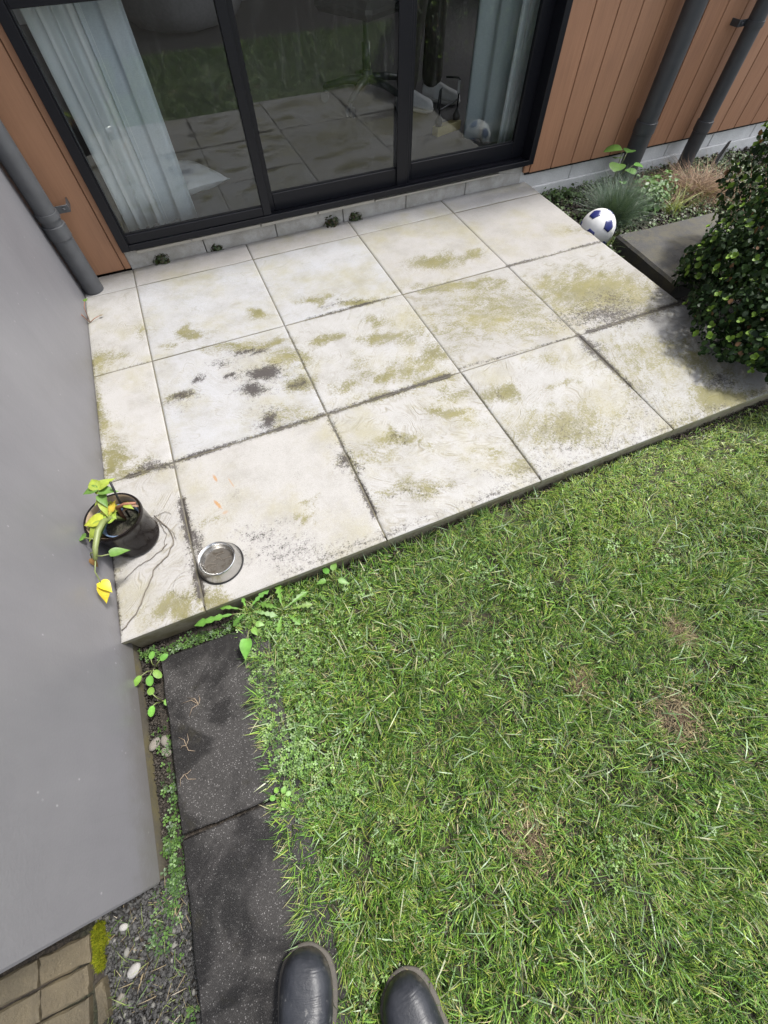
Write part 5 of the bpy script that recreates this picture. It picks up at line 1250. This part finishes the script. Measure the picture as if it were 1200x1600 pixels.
tuft('green_sedge', (2.545, 1.275, -.115), 30, .20, .0040, (.1, .7), (.3, 1.0), [(.16, .20, .06), (.10, .14, .05)], 'few green blades between the football and the concrete block', 'grass', 'grass', 7, .02)
def bushy(name, loc, N, rad, hgt, s, pal, label, seed):
    r = np.random.default_rng(seed); t = empty(name, loc)
    d = r.normal(size=(N, 3)); d /= np.linalg.norm(d, axis=1)[:, None]
    o = np.stack([d[:, 0] * rad, d[:, 1] * rad, hgt * (.45 + .5 * d[:, 2])], 1) * r.uniform(.45, 1, (N, 1)) ** .5
    n = d * .7 + np.array([-.1, -.15, .7]) + r.normal(0, .35, (N, 3)); n /= np.linalg.norm(n, axis=1)[:, None]; X, Y, Z = frames(n, r)
    c = np.array(pal)[r.integers(0, len(pal), N)] * r.uniform(.75, 1.2, (N, 1))
    scatter('foliage', LEAF_V, LEAF_Q, LEAF_T, o, X, Y, Z, r.uniform(s * .6, s, N), c, 'leaf', t)
    m = MB()
    for k in range(7):
        p = o[k * (N // 8)]; m.tube([(0, 0, 0), (p[0] * .4, p[1] * .4, p[2] * .6), tuple(p)], [.003, .0025, .0015], 5)
    m.build('stem', 'green_stem', t, True)
    return tag(t, label, 'plant')
PALE = [(0.0825, 0.1575, 0.0450), (0.1125, 0.1950, 0.0638), (0.0600, 0.1200, 0.0338)]
bushy('leafy_weed', (3.02, 1.56, -.115), 260, .13, .19, .034, PALE, 'pale green leafy weed in front of the left of the two pipes', 51)
bushy('leafy_weed', (3.20, 1.64, -.115), 170, .11, .17, .030, PALE, 'pale green leafy weed between the fescue and the dead sedge', 52)
bushy('leafy_weed', (2.58, 1.90, -.115), 50, .08, .07, .03, [(0.0675, 0.1200, 0.0375), (0.0975, 0.1650, 0.0525)], 'low green weed against the foundation by the patio corner', 53)
bushy('leafy_weed', (2.72, 1.86, -.115), 40, .07, .06, .03, [(0.0675, 0.1200, 0.0375), (0.0975, 0.1650, 0.0525)], 'low weed patch at the foundation left of the tall mallow', 54)
weed('mallow_plant', (2.90, 1.74, -.115), [(140, .02, .100, .100, .27, g(.85)), (215, .05, .095, .095, .22, g(.8)), (30, .06, .075, .075, .24, g(.9)), (280, .05, .07, .07, .19, g(.85)), (330, .08, .06, .06, .20, g(1.0)), (250, .09, .05, .05, .15, g(1.0)), (70, .03, .06, .06, .22, g(.8))],
     'tall weed with large round leaves beside the left of the two pipes', 'weed', 'round')
def bed_cover():
    r = np.random.default_rng(61); N = 15000
    x = r.uniform(2.42, 4.2, N); y = r.uniform(1.05, 1.96, N)
    k = (r.random(N) < np.clip(vnoise(62, .13)(x, y) * 1.9 - .30, 0, 1)) & ~((x > 2.54) & (y < 1.27)); x, y = x[k], y[k]; N = len(x)
    n = np.stack([r.normal(-.1, .45, N), r.normal(-.1, .45, N), np.ones(N)], 1); n /= np.linalg.norm(n, axis=1)[:, None]; X, Y, Z = frames(n, r)
    c = np.array([[.040, .068, .022], [.070, .110, .036], [.105, .165, .055], [.045, .045, .024]])[r.integers(0, 4, N)] * r.uniform(.7, 1.2, (N, 1))
    o = scatter('ground_cover', LEAF_V, LEAF_Q, LEAF_T, np.stack([x, y, -.108 + r.uniform(0, .035, N)], 1), X, Y, Z, r.uniform(.008, .020, N), c, 'leaf')
    tag(o, 'low creeping ground cover spread over the garden bed', 'ground cover', kind='stuff')
    N = 700; x = r.uniform(-.40, -.21, N); y = r.uniform(-.95, -.62, N)
    c = np.array([[.12, .20, .05], [.20, .24, .08], [.28, .22, .13]])[r.integers(0, 3, N)] * r.uniform(.6, 1.1, (N, 1))
    o = blades('sparse_grass', np.stack([x, y, np.full(N, -.112)], 1)[:380], r.uniform(.015, .06, N)[:380], r.uniform(.001, .0022, N)[:380], r.uniform(0, 6.28, N)[:380], r.uniform(.5, 1.4, N)[:380], r.uniform(0, .6, N)[:380], c[:380], 'grass', 3)
    tag(o, 'sparse thin grass and straw in the gravel corner', 'grass', kind='stuff')
bed_cover()

# dense bush overhanging the right of the patio
def make_bush():
    r = np.random.default_rng(71)
    t = empty('bush', (2.80, .42, -.118)); O_ = np.array([2.80, .42, -.118])
    E = [((2.66, .36, .20), (.40, .42, .32)), ((3.07, .72, .32), (.36, .36, .42)), ((2.60, .58, .12), (.24, .18, .18)), ((2.555, .10, .13), (.36, .28, .25)), ((3.0, .25, .35), (.45, .45, .42)), ((2.34, .27, .125), (.20, .25, .125))]
    nz = [vnoise(72, .09), vnoise(73, .09)]
    org, nor = [], []
    for (c, rad), n in zip(E, (6500, 5200, 2600, 6000, 3000, 2200)):
        d = r.normal(size=(n, 3)); d /= np.linalg.norm(d, axis=1)[:, None]
        k = r.uniform(0, 1, (n, 1)) ** .45; k = .60 + .42 * k
        p = np.array(c) + d * np.array(rad) * k
        p += (np.stack([nz[0](p[:, 1] * 1.3, p[:, 2] * 1.3), nz[1](p[:, 0], p[:, 2]), nz[0](p[:, 0], p[:, 1])], 1) - .5) * .10
        org.append(p); nor.append(d)
    p = np.concatenate(org); d = np.concatenate(nor)
    k = (p[:, 2] > .03) & ~((p[:, 0] < 2.42) & (p[:, 2] < .045))
    p, d = p[k], d[k]; N = len(p)
    nn = d + r.normal(0, .75, (N, 3)); nn /= np.linalg.norm(nn, axis=1)[:, None]; X, Y, Z = frames(nn, r)
    pal = np.array([[.013, .028, .009], [.019, .041, .012], [.032, .058, .017], [.009, .020, .007]])
    c = pal[r.integers(0, 4, N)] * r.uniform(.7, 1.3, (N, 1)); br = r.random(N) < .02; c[br] = np.array([.11, .06, .03])
    scatter('foliage', LEAF_V, LEAF_Q, LEAF_T, p - O_, X, Y, Z, r.uniform(.011, .030, N), c, 'bush', t)
    # bright young rosettes on the surface
    rr, cc, XX, YY, ZZ = [], [], [], [], []
    for (c0, rad), n in zip(E, (190, 150, 70, 110, 60, 40)):
        dd = r.normal(size=(n, 3)); dd /= np.linalg.norm(dd, axis=1)[:, None]
        for q in dd:
            b = np.array(c0) + q * np.array(rad) * 1.02
            if b[2] < .07: continue
            base = np.array([.125, .205, .03]) * r.uniform(.6, 1.25)
            n_ = q + np.array([0, 0, .5]); n_ /= np.linalg.norm(n_)
            u = np.cross(n_, r.normal(size=3)); u /= np.linalg.norm(u); w_ = np.cross(n_, u)
            m = r.integers(3, 6)
            for a in np.arange(m) * 2 * PI / m:
                out = u * math.cos(a) + w_ * math.sin(a)
                y_ = out * .8 + n_ * .6; y_ /= np.linalg.norm(y_); x_ = np.cross(y_, n_); x_ /= np.linalg.norm(x_); z_ = np.cross(x_, y_)
                rr.append(b); XX.append(x_); YY.append(y_); ZZ.append(z_); cc.append(base * r.uniform(.85, 1.15))
    N = len(rr)
    scatter('young_leaves', LEAF_V, LEAF_Q, LEAF_T, np.array(rr) - O_, np.array(XX), np.array(YY), np.array(ZZ), r.uniform(.014, .022, N), np.array(cc), 'bush', t)
    m = MB()
    for k in range(70):
        e = p[r.integers(0, len(p))] - O_; s_ = np.array([r.normal(0, .03), r.normal(0, .03), 0]); mid = (s_ + e) * .5 + np.array([0, 0, .05]) + r.normal(0, .02, 3)
        m.tube([tuple(s_), tuple(s_ * .5 + mid * .5 + r.normal(0, .01, 3)), tuple(mid), tuple(e)], [.008, .006, .004, .0015], 5)
    m.build('branches', 'stem', t, True)
    tag(t, 'dense dark green small leaved bush overhanging the right patio corner', 'bush')
make_bush()
